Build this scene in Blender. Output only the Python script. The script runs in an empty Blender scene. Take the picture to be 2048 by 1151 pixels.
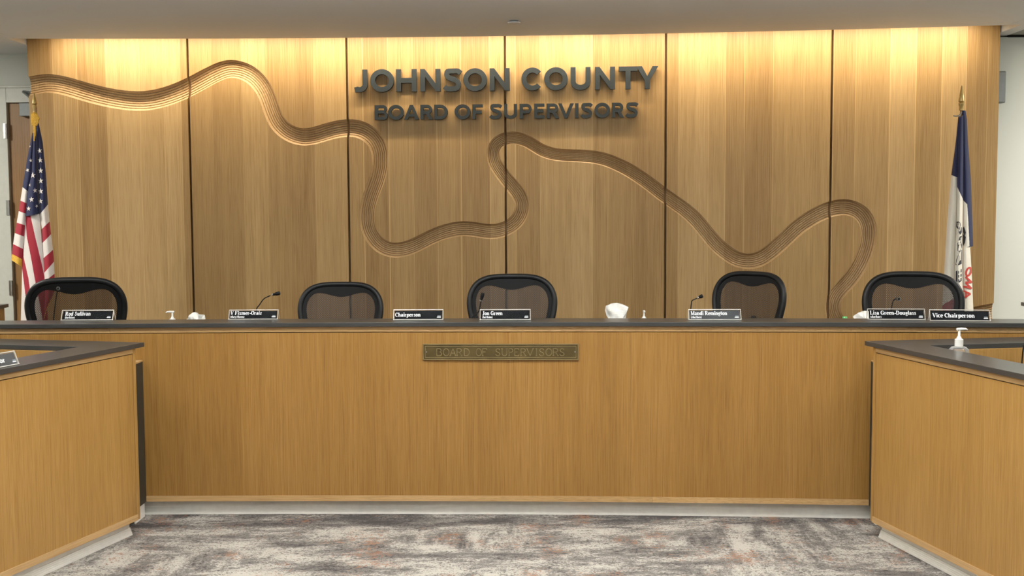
import bpy, bmesh, math, random
from mathutils import Vector, Matrix, Euler
random.seed(7)
S = bpy.context.scene
C = S.collection
PI = math.pi

# ------------------------------------------------------------------ camera
FPX, PITCH, ROLL, EYE = 2200.0, 0.0685, -0.00545, 1.6615
_f = Vector((0, math.cos(PITCH), -math.sin(PITCH)))
_u0 = Vector((0, math.sin(PITCH), math.cos(PITCH)))
_r0 = Vector((1, 0, 0))
_r = _r0 * math.cos(ROLL) + _u0 * math.sin(ROLL)
_u = -_r0 * math.sin(ROLL) + _u0 * math.cos(ROLL)
cam = bpy.data.objects.new('camera', bpy.data.cameras.new('camera'))
C.objects.link(cam)
M = Matrix((_r, _u, -_f)).transposed().to_4x4()
M.translation = (0, 0, EYE)
cam.matrix_world = M
cam.data.sensor_width = 36.0
cam.data.lens = 36.0 * FPX / 2048.0
cam.data.clip_start = 0.05
S.camera = cam

# ------------------------------------------------------------------ exposure, world, lamps
S.view_settings.view_transform = 'Standard'
S.view_settings.look = 'None'
S.view_settings.gamma = 1.0
S.view_settings.use_curve_mapping = False
S.view_settings.exposure = 0.0
W_ = bpy.data.worlds.new('world')
S.world = W_
W_.use_nodes = True
W_.node_tree.nodes['Background'].inputs[0].default_value = (1.0, 0.97, 0.9, 1)
W_.node_tree.nodes['Background'].inputs[1].default_value = 0.02

CEIL = 2.94
def lamp(name, loc, sx, sy, power, col, rot=(0, 0, 0), spread=180):
    l = bpy.data.lights.new(name, 'AREA')
    l.shape = 'RECTANGLE'
    l.size, l.size_y = sx, sy
    l.energy = power
    l.color = col
    l.spread = math.radians(spread)
    o = bpy.data.objects.new(name, l)
    o.location = loc
    o.rotation_euler = rot
    C.objects.link(o)
    return o
ROOM = (1.0, 0.95, 0.86)
for yy, pw in ((-1.5, 10), (1.4, 12), (4.35, 33)):
    for xx in (-3.3, -1.1, 1.1, 3.3):
        lamp('ceiling_lamp', (xx, yy, CEIL - 0.01), 0.5, 0.5, pw, ROOM)
for xx in (-5.0, 5.0):
    lamp('ceiling_lamp', (xx, 6.6, CEIL - 0.01), 0.5, 0.5, 100, (1.0, 0.95, 0.86))

for yy in (1.4, 4.2):                          # added upward lamps without fixtures, to brighten the ceiling
    lamp('added_uplight', (0, yy, 2.45), 5.0, 0.12, 150, (0.95, 0.98, 1.0), (PI, 0, 0))

# plan curves measured from the room: gently concave desk front and feature wall
def yd(x): return 5.94 - 0.0413 * x - 0.01144 * x * x
def dyd(x): return -0.0413 - 0.02288 * x
def yw(x): return 8.40 - 0.0521 * x - 0.01442 * x * x
def dyw(x): return -0.0521 - 0.02884 * x
PX = [-3.645, -2.450, -1.245, -0.044, 1.160, 2.368, 3.531]   # seams of the six wall panels
COVE = (1.0, 0.84, 0.62)
for i in range(6):
    xa, xb = PX[i], PX[i + 1]
    if i == 0: xa += 0.24
    if i == 5: xb -= 0.16
    xm = 0.5 * (xa + xb)
    ang = math.atan(dyw(xm))
    lamp('cove_strip', (xm + math.sin(ang) * .25, yw(xm) - 0.25, 3.035), xb - xa, 0.03, 7.6 * (xb - xa), COVE,
         Euler((math.radians(32), 0, ang)), 125)

# ------------------------------------------------------------------ helpers
def ray(u, v):
    return _f * FPX + _r * (u - 1024.0) - _u * (v - 575.5)
def Py(u, v, y):
    d = ray(u, v); t = y / d.y
    return Vector((d.x * t, y, EYE + d.z * t))
def Pz(u, v, z):
    d = ray(u, v); t = (z - EYE) / d.z
    return Vector((d.x * t, d.y * t, z))
def Pw(u, v, off=0.0):
    d = ray(u, v)
    a = -0.01442 * d.x ** 2; b = -0.0521 * d.x - d.y; c = 8.40 - off
    t = (-b - math.sqrt(b * b - 4 * a * c)) / (2 * a)
    return Vector((d.x * t, d.y * t, EYE + d.z * t))
def Pd(u, v, off=0.0):
    d = ray(u, v)
    a = -0.01144 * d.x ** 2; b = -0.0413 * d.x - d.y; c = 5.94 - off
    t = (-b - math.sqrt(b * b - 4 * a * c)) / (2 * a)
    return Vector((d.x * t, d.y * t, EYE + d.z * t))
def interp(tab, x):
    if x <= tab[0][0]: return tab[0][1]
    for (a, p), (b, q) in zip(tab, tab[1:]):
        if x <= b: return p + (q - p) * (x - a) / (b - a)
    return tab[-1][1]

class MB:
    """collects shapes into one mesh"""
    def __init__(s): s.v = []; s.f = []; s.m = []
    def add(s, vs, fs, mi=0):
        o = len(s.v); s.v += [tuple(p) for p in vs]
        for f in fs: s.f.append([i + o for i in f]); s.m.append(mi)
        return s
    def box(s, x0, x1, y0, y1, z0, z1, mi=0, mat=None):
        vs = [Vector((x, y, z)) for z in (z0, z1) for y in (y0, y1) for x in (x0, x1)]
        if mat: vs = [mat @ p for p in vs]
        return s.add(vs, [(0, 2, 3, 1), (4, 5, 7, 6), (0, 1, 5, 4), (2, 6, 7, 3), (0, 4, 6, 2), (1, 3, 7, 5)], mi)
    def prism(s, poly, z0, z1, mi=0):
        n = len(poly)
        a = sum(poly[i][0] * poly[(i + 1) % n][1] - poly[(i + 1) % n][0] * poly[i][1] for i in range(n))
        if a < 0: poly = poly[::-1]
        vs = [(p[0], p[1], z0) for p in poly] + [(p[0], p[1], z1) for p in poly]
        fs = [list(range(n))[::-1], list(range(n, 2 * n))] + [(i, (i + 1) % n, n + (i + 1) % n, n + i) for i in range(n)]
        return s.add(vs, fs, mi)
    def tube(s, pts, r, seg=10, closed=False, mi=0, rx=None):
        pts = [Vector(p) for p in pts]; n = len(pts)
        rs = r if isinstance(r, (list, tuple)) else [r] * n
        vs = []; up = None
        for i, p in enumerate(pts):
            if closed: t = pts[(i + 1) % n] - pts[i - 1]
            else: t = pts[min(i + 1, n - 1)] - pts[max(i - 1, 0)]
            t.normalize()
            if up is None: up = Vector((0, 1, 0)) if abs(t.y) < 0.9 else Vector((0, 0, 1))
            sd = t.cross(up); sd.normalize(); up2 = sd.cross(t); up2.normalize(); up = up2
            for k in range(seg):
                a = 2 * PI * k / seg
                vs.append(p + sd * math.cos(a) * rs[i] + up2 * math.sin(a) * rs[i] * (rx or 1.0))
        fs = []
        for i in range(n if closed else n - 1):
            j = (i + 1) % n
            for k in range(seg):
                l = (k + 1) % seg
                fs.append((i * seg + k, i * seg + l, j * seg + l, j * seg + k))
        if not closed:
            fs.append([k for k in range(seg)][::-1]); fs.append([(n - 1) * seg + k for k in range(seg)])
        return s.add(vs, fs, mi)
    def lathe(s, prof, cx=0, cy=0, seg=28, mi=0, mat=None):
        vs = []
        for (r, z) in prof:
            for k in range(seg):
                a = 2 * PI * k / seg
                p = Vector((cx + max(r, 1e-5) * math.cos(a), cy + max(r, 1e-5) * math.sin(a), z))
                vs.append(mat @ p if mat else p)
        fs = []
        for i in range(len(prof) - 1):
            for k in range(seg):
                l = (k + 1) % seg
                fs.append((i * seg + k, i * seg + l, (i + 1) * seg + l, (i + 1) * seg + k))
        fs.append(list(range(seg))[::-1]); fs.append([(len(prof) - 1) * seg + k for k in range(seg)])
        return s.add(vs, fs, mi)
    def strip(s, yf, df, x0, x1, z0, z1, o0, o1, step=0.12, mi=0):
        """curved slab following a plan curve; o = offset towards the room"""
        n = max(1, int(math.ceil((x1 - x0) / step)))
        vs = []
        for i in range(n + 1):
            x = x0 + (x1 - x0) * i / n
            d = df(x); l = math.sqrt(1 + d * d); nx, ny = d / l, -1 / l
            for o, z in ((o1, z0), (o1, z1), (o0, z1), (o0, z0)):
                vs.append((x + nx * o, yf(x) + ny * o, z))
        fs = [(0, 1, 2, 3), (4 * n + 3, 4 * n + 2, 4 * n + 1, 4 * n)]
        for i in range(n):
            for k in range(4):
                l = (k + 1) % 4
                fs.append((4 * i + k, 4 * i + 4 + k, 4 * i + 4 + l, 4 * i + l))
        return s.add(vs, fs, mi)

def obj(name, mb, mats, parent=None, loc=(0, 0, 0), rot=0.0, bevel=0.0, smooth=False, fix=True):
    me = bpy.data.meshes.new(name)
    if isinstance(mb, MB):
        me.from_pydata(mb.v, [], mb.f)
        mi = mb.m
    else:
        me = mb; mi = None
    if not isinstance(mats, (list, tuple)): mats = [mats]
    me.materials.clear()
    for m in mats: me.materials.append(m)
    if mi and len(mats) > 1:
        for p, k in zip(me.polygons, mi): p.material_index = k
    if fix:
        bm = bmesh.new(); bm.from_mesh(me)
        bmesh.ops.recalc_face_normals(bm, faces=bm.faces)
        bm.to_mesh(me); bm.free()
    if smooth:
        for p in me.polygons: p.use_smooth = True
        me.set_sharp_from_angle(angle=math.radians(40))
    o = bpy.data.objects.new(name, me)
    o.location = loc; o.rotation_euler = (0, 0, rot)
    C.objects.link(o)
    if parent: o.parent = parent
    if bevel:
        b = o.modifiers.new('bevel', 'BEVEL'); b.width = bevel; b.segments = 2; b.limit_method = 'ANGLE'
        b.angle_limit = math.radians(50)
    return o
def tag(o, label, cat, group=None):
    o['label'] = label; o['category'] = cat
    if group: o['group'] = group
    return o
def thing(name, label, cat, loc=(0, 0, 0), rot=0.0, group=None):
    o = bpy.data.objects.new(name, None)
    o.empty_display_size = 0.1
    o.location = loc; o.rotation_euler = (0, 0, rot)
    C.objects.link(o)
    return tag(o, label, cat, group)
def struct(o):
    o['kind'] = 'structure'; return o

# ------------------------------------------------------------------ materials
class NT:
    def __init__(s, name):
        s.mat = bpy.data.materials.new(name); s.mat.use_nodes = True
        s.t = s.mat.node_tree; s.n = s.t.nodes; s.n.clear()
        s.out = s.n.new('ShaderNodeOutputMaterial')
        s.b = s.n.new('ShaderNodeBsdfPrincipled')
        s.t.links.new(s.b.outputs[0], s.out.inputs[0])
    def link(s, a, b): s.t.links.new(a, b)
    def node(s, typ, **kw):
        n = s.n.new(typ)
        for k, v in kw.items(): setattr(n, k, v)
        return n
    def val(s, sock, v):
        if hasattr(v, 'is_output'): s.link(v, sock)
        else: sock.default_value = v
    def math(s, op, a, b=0.0, c=None, clamp=False):
        n = s.node('ShaderNodeMath', operation=op, use_clamp=clamp)
        s.val(n.inputs[0], a); s.val(n.inputs[1], b)
        if c is not None: s.val(n.inputs[2], c)
        return n.outputs[0]
    def mix(s, f, a, b, blend='MIX'):
        n = s.node('ShaderNodeMix', data_type='RGBA', blend_type=blend)
        s.val(n.inputs[0], f); s.val(n.inputs[6], a); s.val(n.inputs[7], b)
        return n.outputs[2]
    def noise(s, vec, scale, detail=2.0, rough=0.5, dist=0.0):
        n = s.node('ShaderNodeTexNoise'); s.link(vec, n.inputs['Vector'])
        n.inputs['Scale'].default_value = scale; n.inputs['Detail'].default_value = detail
        n.inputs['Roughness'].default_value = rough; n.inputs['Distortion'].default_value = dist
        return n.outputs[0]
    def map(s, vec, scale=(1, 1, 1), loc=(0, 0, 0), rot=(0, 0, 0)):
        n = s.node('ShaderNodeMapping'); s.link(vec, n.inputs[0])
        n.inputs[1].default_value = loc; n.inputs[2].default_value = rot; n.inputs[3].default_value = scale
        return n.outputs[0]
    def ramp(s, f, stops):
        n = s.node('ShaderNodeValToRGB'); s.link(f, n.inputs[0])
        e = n.color_ramp.elements
        while len(e) < len(stops): e.new(0.5)
        for k, (p, c) in zip(e, stops):
            k.position = p; k.color = c if len(c) == 4 else (*c, 1)
        return n.outputs[0]
    def coord(s, which='Object'):
        return s.node('ShaderNodeTexCoord').outputs[which]
    def bump(s, h, strength=0.2, dist=0.01):
        n = s.node('ShaderNodeBump'); s.link(h, n.inputs['Height'])
        n.inputs['Strength'].default_value = strength; n.inputs['Distance'].default_value = dist
        s.link(n.outputs[0], s.b.inputs['Normal'])
def col4(c): return (*c, 1.0)
def plain(name, c, rough=0.5, metal=0.0, spec=0.5, noise=0.0, nscale=30.0, coat=0.0):
    t = NT(name)
    if noise:
        nf = t.noise(t.coord(), nscale, 3.0)
        t.link(t.ramp(nf, [(0.3, [x * (1 - noise) for x in c]), (0.7, [min(1, x * (1 + noise)) for x in c])]), t.b.inputs['Base Color'])
    else:
        t.b.inputs['Base Color'].default_value = col4(c)
    t.b.inputs['Roughness'].default_value = rough
    t.b.inputs['Metallic'].default_value = metal
    t.b.inputs['Specular IOR Level'].default_value = spec
    t.b.inputs['Coat Weight'].default_value = coat
    return t.mat
def glassy(name, tint=(1, 1, 1), fac=1.0, rough=0.05, base=(0.9, 0.92, 0.92), solid=0.1):
    """thin clear acrylic: mostly see-through, a little body and gloss"""
    t = NT(name)
    t.b.inputs['Base Color'].default_value = col4(base); t.b.inputs['Roughness'].default_value = rough
    tr = t.node('ShaderNodeBsdfTransparent'); tr.inputs[0].default_value = col4(tint)
    lw = t.node('ShaderNodeFresnel'); lw.inputs[0].default_value = 1.45
    f = t.math('MULTIPLY_ADD', lw.outputs[0], fac, solid, True)
    mx = t.node('ShaderNodeMixShader'); t.link(f, mx.inputs[0]); t.link(tr.outputs[0], mx.inputs[1]); t.link(t.b.outputs[0], mx.inputs[2])
    t.link(mx.outputs[0], t.out.inputs[0])
    return t.mat

def oak(name, dark, mid, light, plank, tone, rough=0.42, axis='z', rand=True, gscale=1.0, edge=0.0, fig=0.35, knots=False):
    """oak boards: grain runs along axis, boards of irregular width across it"""
    t = NT(name)
    co = t.coord()
    if rand:
        oi = t.node('ShaderNodeObjectInfo')
        k = t.math('MULTIPLY', oi.outputs['Random'], 37.0)
        cb = t.node('ShaderNodeCombineXYZ'); t.link(k, cb.inputs[0]); t.link(k, cb.inputs[2])
        va = t.node('ShaderNodeVectorMath', operation='ADD'); t.link(co, va.inputs[0]); t.link(cb.outputs[0], va.inputs[1])
        co = va.outputs[0]
    sp = t.node('ShaderNodeSeparateXYZ'); t.link(co, sp.inputs[0])
    across = sp.outputs[0] if axis == 'z' else sp.outputs[2]
    g = (1, 1, 0.009) if axis == 'z' else (0.009, 1, 1)
    # boards
    wv = t.node('ShaderNodeTexVoronoi', voronoi_dimensions='1D'); t.link(across, wv.inputs['W'])
    wv.inputs['Scale'].default_value = plank; wv.inputs['Randomness'].default_value = 0.85
    sc = t.node('ShaderNodeSeparateColor'); t.link(wv.outputs['Color'], sc.inputs[0])
    ve = t.node('ShaderNodeTexVoronoi', voronoi_dimensions='1D', feature='DISTANCE_TO_EDGE'); t.link(across, ve.inputs['W'])
    ve.inputs['Scale'].default_value = plank; ve.inputs['Randomness'].default_value = 0.85
    # shift the grain per board
    sh = t.node('ShaderNodeCombineXYZ'); t.link(t.math('MULTIPLY', sc.outputs[1], 9.0), sh.inputs[1]); t.link(t.math('MULTIPLY', sc.outputs[2], 23.0), sh.inputs[2])
    va = t.node('ShaderNodeVectorMath', operation='ADD'); t.link(co, va.inputs[0]); t.link(sh.outputs[0], va.inputs[1])
    v = va.outputs[0]
    big = t.noise(t.map(v, [x * 18 * gscale for x in g]), 1.0, 3.0, 0.55, 0.3)
    fine = t.noise(t.map(v, [x * 190 * gscale for x in g]), 1.0, 4.0, 0.66, 0.1)
    pores = t.noise(t.map(v, [x * 420 * gscale for x in g]), 1.0, 2.0, 0.6)
    figz = (6, 6, 0.7) if axis == 'z' else (0.7, 6, 6)
    figd = t.noise(t.map(v, figz), 1.0, 2.0, 0.5, 1.2)
    a = t.math('MULTIPLY_ADD', big, 0.30, t.math('MULTIPLY', fine, 0.70))
    a = t.math('ADD', a, t.math('MULTIPLY', t.math('SUBTRACT', figd, 0.5), fig))
    a = t.math('ADD', a, t.math('MULTIPLY', t.math('SUBTRACT', sc.outputs[0], 0.5), tone))
    cl = t.ramp(a, [(0.17, dark), (0.5, mid), (0.83, light)])
    pr = t.ramp(pores, [(0.32, (0.62, 0.55, 0.46)), (0.50, (1, 1, 1))])
    cl = t.mix(0.75, cl, pr, 'MULTIPLY')
    if edge:
        lit = t.math('LESS_THAN', ve.outputs['Distance'], 0.018)
        on = t.math('GREATER_THAN', sc.outputs[1], 0.55)
        e = t.math('MULTIPLY', t.math('MULTIPLY', lit, on), edge)
        cl = t.mix(e, cl, col4([min(1, x * 1.5) for x in light]))
    if knots:
        kv = t.node('ShaderNodeTexVoronoi', voronoi_dimensions='3D'); t.link(t.map(v, (1.15, 0.0, 0.55)), kv.inputs['Vector'])
        kv.inputs['Scale'].default_value = 1.0
        kk = t.ramp(kv.outputs['Distance'], [(0.004, (0.25, 0.16, 0.10)), (0.012, (1, 1, 1))])
        cl = t.mix(0.8, cl, kk, 'MULTIPLY')
    t.link(cl, t.b.inputs['Base Color'])
    t.b.inputs['Roughness'].default_value = rough
    t.b.inputs['Specular IOR Level'].default_value = 0.35
    t.bump(t.math('ADD', fine, pores), 0.06, 0.002)
    return t.mat

WALLOAK = oak('wall_oak', (0.30, 0.182, 0.070), (0.41, 0.265, 0.110), (0.52, 0.355, 0.165), 5.4, 0.46, 0.45, edge=0.45, knots=True)
CARVED = oak('carved_raw_oak', (0.36, 0.228, 0.108), (0.48, 0.325, 0.165), (0.58, 0.42, 0.235), 5.4, 0.25, 0.5)
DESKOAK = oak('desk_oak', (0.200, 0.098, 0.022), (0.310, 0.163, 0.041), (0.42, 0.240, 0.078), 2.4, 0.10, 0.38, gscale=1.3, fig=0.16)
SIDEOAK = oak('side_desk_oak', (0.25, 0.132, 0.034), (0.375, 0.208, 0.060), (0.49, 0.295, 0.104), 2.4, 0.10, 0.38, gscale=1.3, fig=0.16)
TRIMOAK = oak('trim_oak', (0.36, 0.215, 0.085), (0.47, 0.295, 0.13), (0.57, 0.38, 0.19), 1.0, 0.1, 0.4, axis='x')
DOOROAK = oak('door_oak', (0.26, 0.140, 0.055), (0.36, 0.205, 0.085), (0.45, 0.27, 0.12), 3.0, 0.15, 0.4)
BACKER = oak('backer_brown', (0.12, 0.066, 0.026), (0.17, 0.095, 0.04), (0.22, 0.125, 0.055), 2.0, 0.1, 0.7)

SEAMW = oak('seam_oak', (0.17, 0.095, 0.038), (0.24, 0.138, 0.058), (0.30, 0.18, 0.08), 2.0, 0.1, 0.7)

def stone():
    t = NT('counter_solid_surface')
    co = t.coord()
    n = t.noise(co, 350, 2.0); m = t.noise(co, 4, 2.0)
    a = t.math('MULTIPLY_ADD', m, 0.4, t.math('MULTIPLY', n, 0.6))
    t.link(t.ramp(a, [(0.3, (0.030, 0.030, 0.029)), (0.7, (0.052, 0.051, 0.049))]), t.b.inputs['Base Color'])
    t.b.inputs['Roughness'].default_value = 0.28
    t.b.inputs['Specular IOR Level'].default_value = 0.55
    return t.mat
STONE = stone()
def paint(name, c, rough=0.8):
    t = NT(name); co = t.coord()
    n = t.noise(co, 180, 2.0); m = t.noise(co, 0.7, 2.0)
    t.link(t.ramp(m, [(0.3, [x * 0.97 for x in c]), (0.7, [min(1, x * 1.03) for x in c])]), t.b.inputs['Base Color'])
    t.b.inputs['Roughness'].default_value = rough
    t.bump(n, 0.05, 0.002)
    return t.mat
WALLP = paint('wall_paint', (0.72, 0.755, 0.70))
CEILP = paint('ceiling_paint', (0.77, 0.785, 0.79), 0.9)
CEILG = paint('ceiling_grey', (0.40, 0.41, 0.38), 0.9)
WHITE = plain('white_base', (0.84, 0.82, 0.76), 0.45, noise=0.04)
FRAMEW = plain('frame_white', (0.66, 0.68, 0.62), 0.4, noise=0.03)
LETTER = plain('letter_grey', (0.033, 0.041, 0.045), 0.5, spec=0.25, noise=0.08)
BLACKP = plain('black_plastic', (0.0065, 0.0065, 0.007), 0.55, spec=0.22, noise=0.1)
FRAMEB = plain('chair_frame', (0.0085, 0.009, 0.010), 0.45, spec=0.35, noise=0.1)
DARKP = plain('dark_laminate', (0.028, 0.028, 0.024), 0.5, noise=0.1)
STEEL = plain('steel', (0.45, 0.45, 0.44), 0.3, 1.0, noise=0.05)
CLOSER = plain('closer_grey', (0.20, 0.22, 0.22), 0.45, 0.3, noise=0.05)
BRASSF = plain('finial_gold', (0.48, 0.34, 0.13), 0.34, 0.55, noise=0.08)
POLE = plain('pole_oak', (0.36, 0.22, 0.09), 0.45, noise=0.1)
GOLD = plain('gold_fringe', (0.72, 0.42, 0.05), 0.7, noise=0.25, nscale=160)
BRONZE = plain('bronze', (0.125, 0.090, 0.034), 0.46, 0.6, noise=0.22, nscale=14)
BRONZEL = plain('bronze_worn', (0.29, 0.22, 0.105), 0.42, 0.6, noise=0.15)
def cloth(name, c):
    t = NT(name); co = t.coord()
    n = t.noise(co, 420, 2.0)
    t.link(t.ramp(n, [(0.3, [x * 0.9 for x in c]), (0.7, [min(1, x * 1.06) for x in c])]), t.b.inputs['Base Color'])
    t.b.inputs['Roughness'].default_value = 0.75
    t.b.inputs['Sheen Weight'].default_value = 0.15
    t.bump(n, 0.05, 0.001)
    return t.mat
NAVY = cloth('navy_cloth', (0.012, 0.018, 0.075)); RED = cloth('red_cloth', (0.36, 0.012, 0.032)); WCL = cloth('white_cloth', (0.78, 0.73, 0.69))
CREAM = cloth('cream_cloth', (0.86, 0.82, 0.72)); INK = cloth('ink_print', (0.015, 0.016, 0.03)); REDP = cloth('red_print', (0.58, 0.05, 0.035))
ACRYL = glassy('clear_acrylic', solid=0.0, fac=0.10, rough=0.35)
ACSHINE = glassy('acrylic_edge_shine', solid=0.62, base=(0.85, 0.83, 0.76), rough=0.2)  # pale frosted colour painting in the shine along clear edges
INSERT = plain('black_card', (0.006, 0.007, 0.009), 0.5, spec=0.04, noise=0.05)
INSERTG = plain('faded_black_card', (0.036, 0.040, 0.045), 0.5, spec=0.2, noise=0.05)
INKW = plain('white_print', (0.82, 0.84, 0.86), 0.5)
INKG = plain('grey_print', (0.22, 0.25, 0.27), 0.5)
TISSUE = plain('tissue_paper', (0.86, 0.85, 0.80), 0.9, noise=0.03)
TBOX = plain('tissue_box_card', (0.30, 0.36, 0.40), 0.6, noise=0.2, nscale=20)
PUMPW = plain('pump_white', (0.80, 0.80, 0.76), 0.35, noise=0.02)
BOTTLE = glassy('clear_bottle', tint=(0.95, 0.95, 0.96), solid=0.10)
GREENC = plain('green_cap', (0.12, 0.42, 0.13), 0.3, noise=0.1)

def weave():
    t = NT('mesh_fabric')
    co = t.coord()
    sp = t.node('ShaderNodeSeparateXYZ'); t.link(co, sp.inputs[0])
    x, z = sp.outputs[0], sp.outputs[2]
    a = t.math('MULTIPLY', x, 560.0)
    b = t.math('MULTIPLY', z, 560.0)
    w = t.math('MULTIPLY', t.math('SINE', a), t.math('SINE', b))
    hole = t.math('GREATER_THAN', w, 0.17)
    t.b.inputs['Base Color'].default_value = (0.022, 0.019, 0.015, 1); t.b.inputs['Roughness'].default_value = 0.5
    tr = t.node('ShaderNodeBsdfTransparent'); tr.inputs[0].default_value = (0.74, 0.70, 0.66, 1)
    mx = t.node('ShaderNodeMixShader'); t.link(hole, mx.inputs[0]); t.link(t.b.outputs[0], mx.inputs[1]); t.link(tr.outputs[0], mx.inputs[2])
    t.link(mx.outputs[0], t.out.inputs[0])
    return t.mat
MESHF = weave()

def carpet():
    t = NT('carpet')
    co = t.coord()
    fine = t.noise(t.map(co, (62, 74, 1)), 1.0, 2.0, 0.75)
    med = t.noise(t.map(co, (19, 34, 1)), 1.0, 3.0, 0.7)
    st = t.noise(t.map(co, (2.0, 5.8, 1)), 1.0, 7.0, 0.70, 0.25)            # sideways drifts
    st2 = t.noise(t.map(co, (6.5, 1.9, 1), (7, 3, 0)), 1.0, 7.0, 0.70, 0.25)  # bands running towards the desk
    blk = t.noise(t.map(co, (0.9, 1.5, 1), (2.3, 9, 0)), 1.0, 1.0, 0.5)
    sel = t.ramp(blk, [(0.50, (0, 0, 0)), (0.56, (1, 1, 1))])
    base = t.mix(sel, st, st2)
    s = t.math('ADD', t.math('MULTIPLY_ADD', base, 1.95, -0.475), t.math('MULTIPLY', t.math('SUBTRACT', med, 0.5), 0.85))
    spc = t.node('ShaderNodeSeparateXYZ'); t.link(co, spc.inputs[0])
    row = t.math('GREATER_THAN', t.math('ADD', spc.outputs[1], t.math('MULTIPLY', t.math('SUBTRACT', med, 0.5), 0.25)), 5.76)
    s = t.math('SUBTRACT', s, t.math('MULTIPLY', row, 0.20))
    s = t.math('ADD', s, t.math('MULTIPLY', t.math('SUBTRACT', fine, 0.5), 1.25))
    c = t.ramp(s, [(0.16, (0.075, 0.068, 0.065)), (0.27, (0.155, 0.142, 0.130)), (0.475, (0.225, 0.208, 0.188)),
                   (0.515, (0.37, 0.342, 0.300)), (0.70, (0.45, 0.42, 0.37))])
    dk = t.noise(t.map(co, (3.2, 9.0, 1), (31, 5, 0)), 1.0, 6.0, 0.72)
    fl = t.math('ADD', dk, t.math('MULTIPLY', t.math('SUBTRACT', fine, 0.5), 1.3))
    fl = t.math('ADD', fl, t.math('MULTIPLY', t.math('SUBTRACT', med, 0.5), 0.5))
    c = t.mix(t.ramp(fl, [(0.62, (0, 0, 0)), (0.67, (0.8, 0.8, 0.8))]), c, (0.065, 0.060, 0.063, 1))
    rs = t.noise(t.map(co, (3.4, 3.0, 1), (11, 17, 0)), 1.0, 5.0, 0.65)
    rf = t.math('ADD', rs, t.math('MULTIPLY', t.math('SUBTRACT', med, 0.5), 0.45))
    rf = t.math('ADD', rf, t.math('MULTIPLY', t.math('SUBTRACT', fine, 0.5), 0.7))
    c = t.mix(t.ramp(rf, [(0.615, (0, 0, 0)), (0.66, (0.75, 0.75, 0.75))]), c, (0.26, 0.125, 0.070, 1))
    t.link(c, t.b.inputs['Base Color'])
    t.b.inputs['Roughness'].default_value = 0.95
    t.b.inputs['Specular IOR Level'].default_value = 0.1
    loops = t.node('ShaderNodeTexVoronoi'); t.link(co, loops.inputs['Vector']); loops.inputs['Scale'].default_value = 190
    t.bump(t.math('ADD', loops.outputs['Distance'], fine), 0.4, 0.005)
    return t.mat
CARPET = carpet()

# ------------------------------------------------------------------ room shell
DAIS = 0.15
XL, XR = -7.0, 7.0
YB0 = 8.87                                    # drywall behind the feature wall, left of it
YB1 = 8.20                                    # and right of it
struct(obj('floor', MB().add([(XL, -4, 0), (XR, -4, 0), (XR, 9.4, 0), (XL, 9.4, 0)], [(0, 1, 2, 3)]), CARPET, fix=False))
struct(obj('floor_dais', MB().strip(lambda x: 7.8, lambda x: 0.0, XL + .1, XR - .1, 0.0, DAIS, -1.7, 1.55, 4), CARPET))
mb = MB(); N = 40; ED = 0.30
SL, SR = PX[0] - 0.005, PX[6] + 0.012         # ends of the light slot
mb.box(XL, SL, -4, 9.4, CEIL, CEIL + .14)
mb.box(SR, 3.655, -4, 9.4, CEIL, CEIL + .14)
mb.strip(lambda x: yw(x), dyw, SL, SR, CEIL, CEIL + .14, ED, ED + .5, (SR - SL) / 36 + 1e-6)
mb.box(SL - .02, SL + .06, yw(SL) - .9, yw(SL) - ED - .01, CEIL - .0015, CEIL + .13).box(SR - .09, SR + .02, yw(SR) - .9, yw(SR) - ED - .01, CEIL - .0015, CEIL + .13)
mb.strip(lambda x: yw(x), dyw, SL, SR, CEIL, CEIL + .14, -0.9, -0.09, 0.2)
def off(x, o):
    d = dyw(x); l = math.sqrt(1 + d * d); return (x + d / l * o, yw(x) - o / l)
for i in range(36):                           # main field in front of the slot
    a_, b_ = [off(SL + (SR - SL) * k / 36, ED + .5) for k in (i, i + 1)]
    xa = SL if i == 0 else a_[0]; xb = SR if i == 35 else b_[0]
    mb.add([(xa, -4, CEIL), (xb, -4, CEIL), (xb, b_[1], CEIL), (xa, a_[1], CEIL)], [(0, 1, 2, 3)])
struct(obj('ceiling', mb, CEILP, fix=False))
struct(obj('ceiling_side', MB().box(3.668, XR, -4, 9.4, CEIL + .004, CEIL + .14), CEILG))
struct(obj('ceiling_cap', MB().box(XL, XR, -4, 9.4, CEIL + .16, CEIL + .2), CEILP))
struct(obj('wall_left', MB().box(XL - .1, XL, -4, 9.4, 0, CEIL + .15), WALLP))
struct(obj('wall_right', MB().box(XR, XR + .1, -4, 9.4, 0, CEIL + .15), WALLP))
struct(obj('wall_front', MB().box(XL, XR, -4.1, -4, 0, CEIL + .15), WALLP))
# back wall: a plain stretch right of the panels, a door opening left of them
DX0, DX1, DZ1 = Py(21, 400, YB0).x, Py(21, 400, YB0).x + 0.93, Py(60, 205, YB0).z
mb = MB()
mb.box(XL, DX0 - .06, YB0, YB0 + .12, 0, CEIL + .15).box(DX1 + .06, 0.2, YB0, YB0 + .12, 0, CEIL + .15)
mb.box(DX0 - .06, DX1 + .06, YB0, YB0 + .12, DZ1 + .06, CEIL + .15)
mb.box(0.2, 3.0, YB0, YB0 + .12, 0, CEIL + .15)
mb.box(3.0, XR, YB1, YB1 + .12, 0, CEIL - .012)
struct(obj('wall_back', mb, WALLP))
struct(obj('trim_1', MB().box(3.66, XR, YB1 - .004, YB1 + .02, CEIL - .014, CEIL + .001), BLACKP))
struct(obj('baseboard_back', MB().box(3.2, XR, YB1 - .012, YB1, DAIS, DAIS + .1), WHITE))

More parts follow.
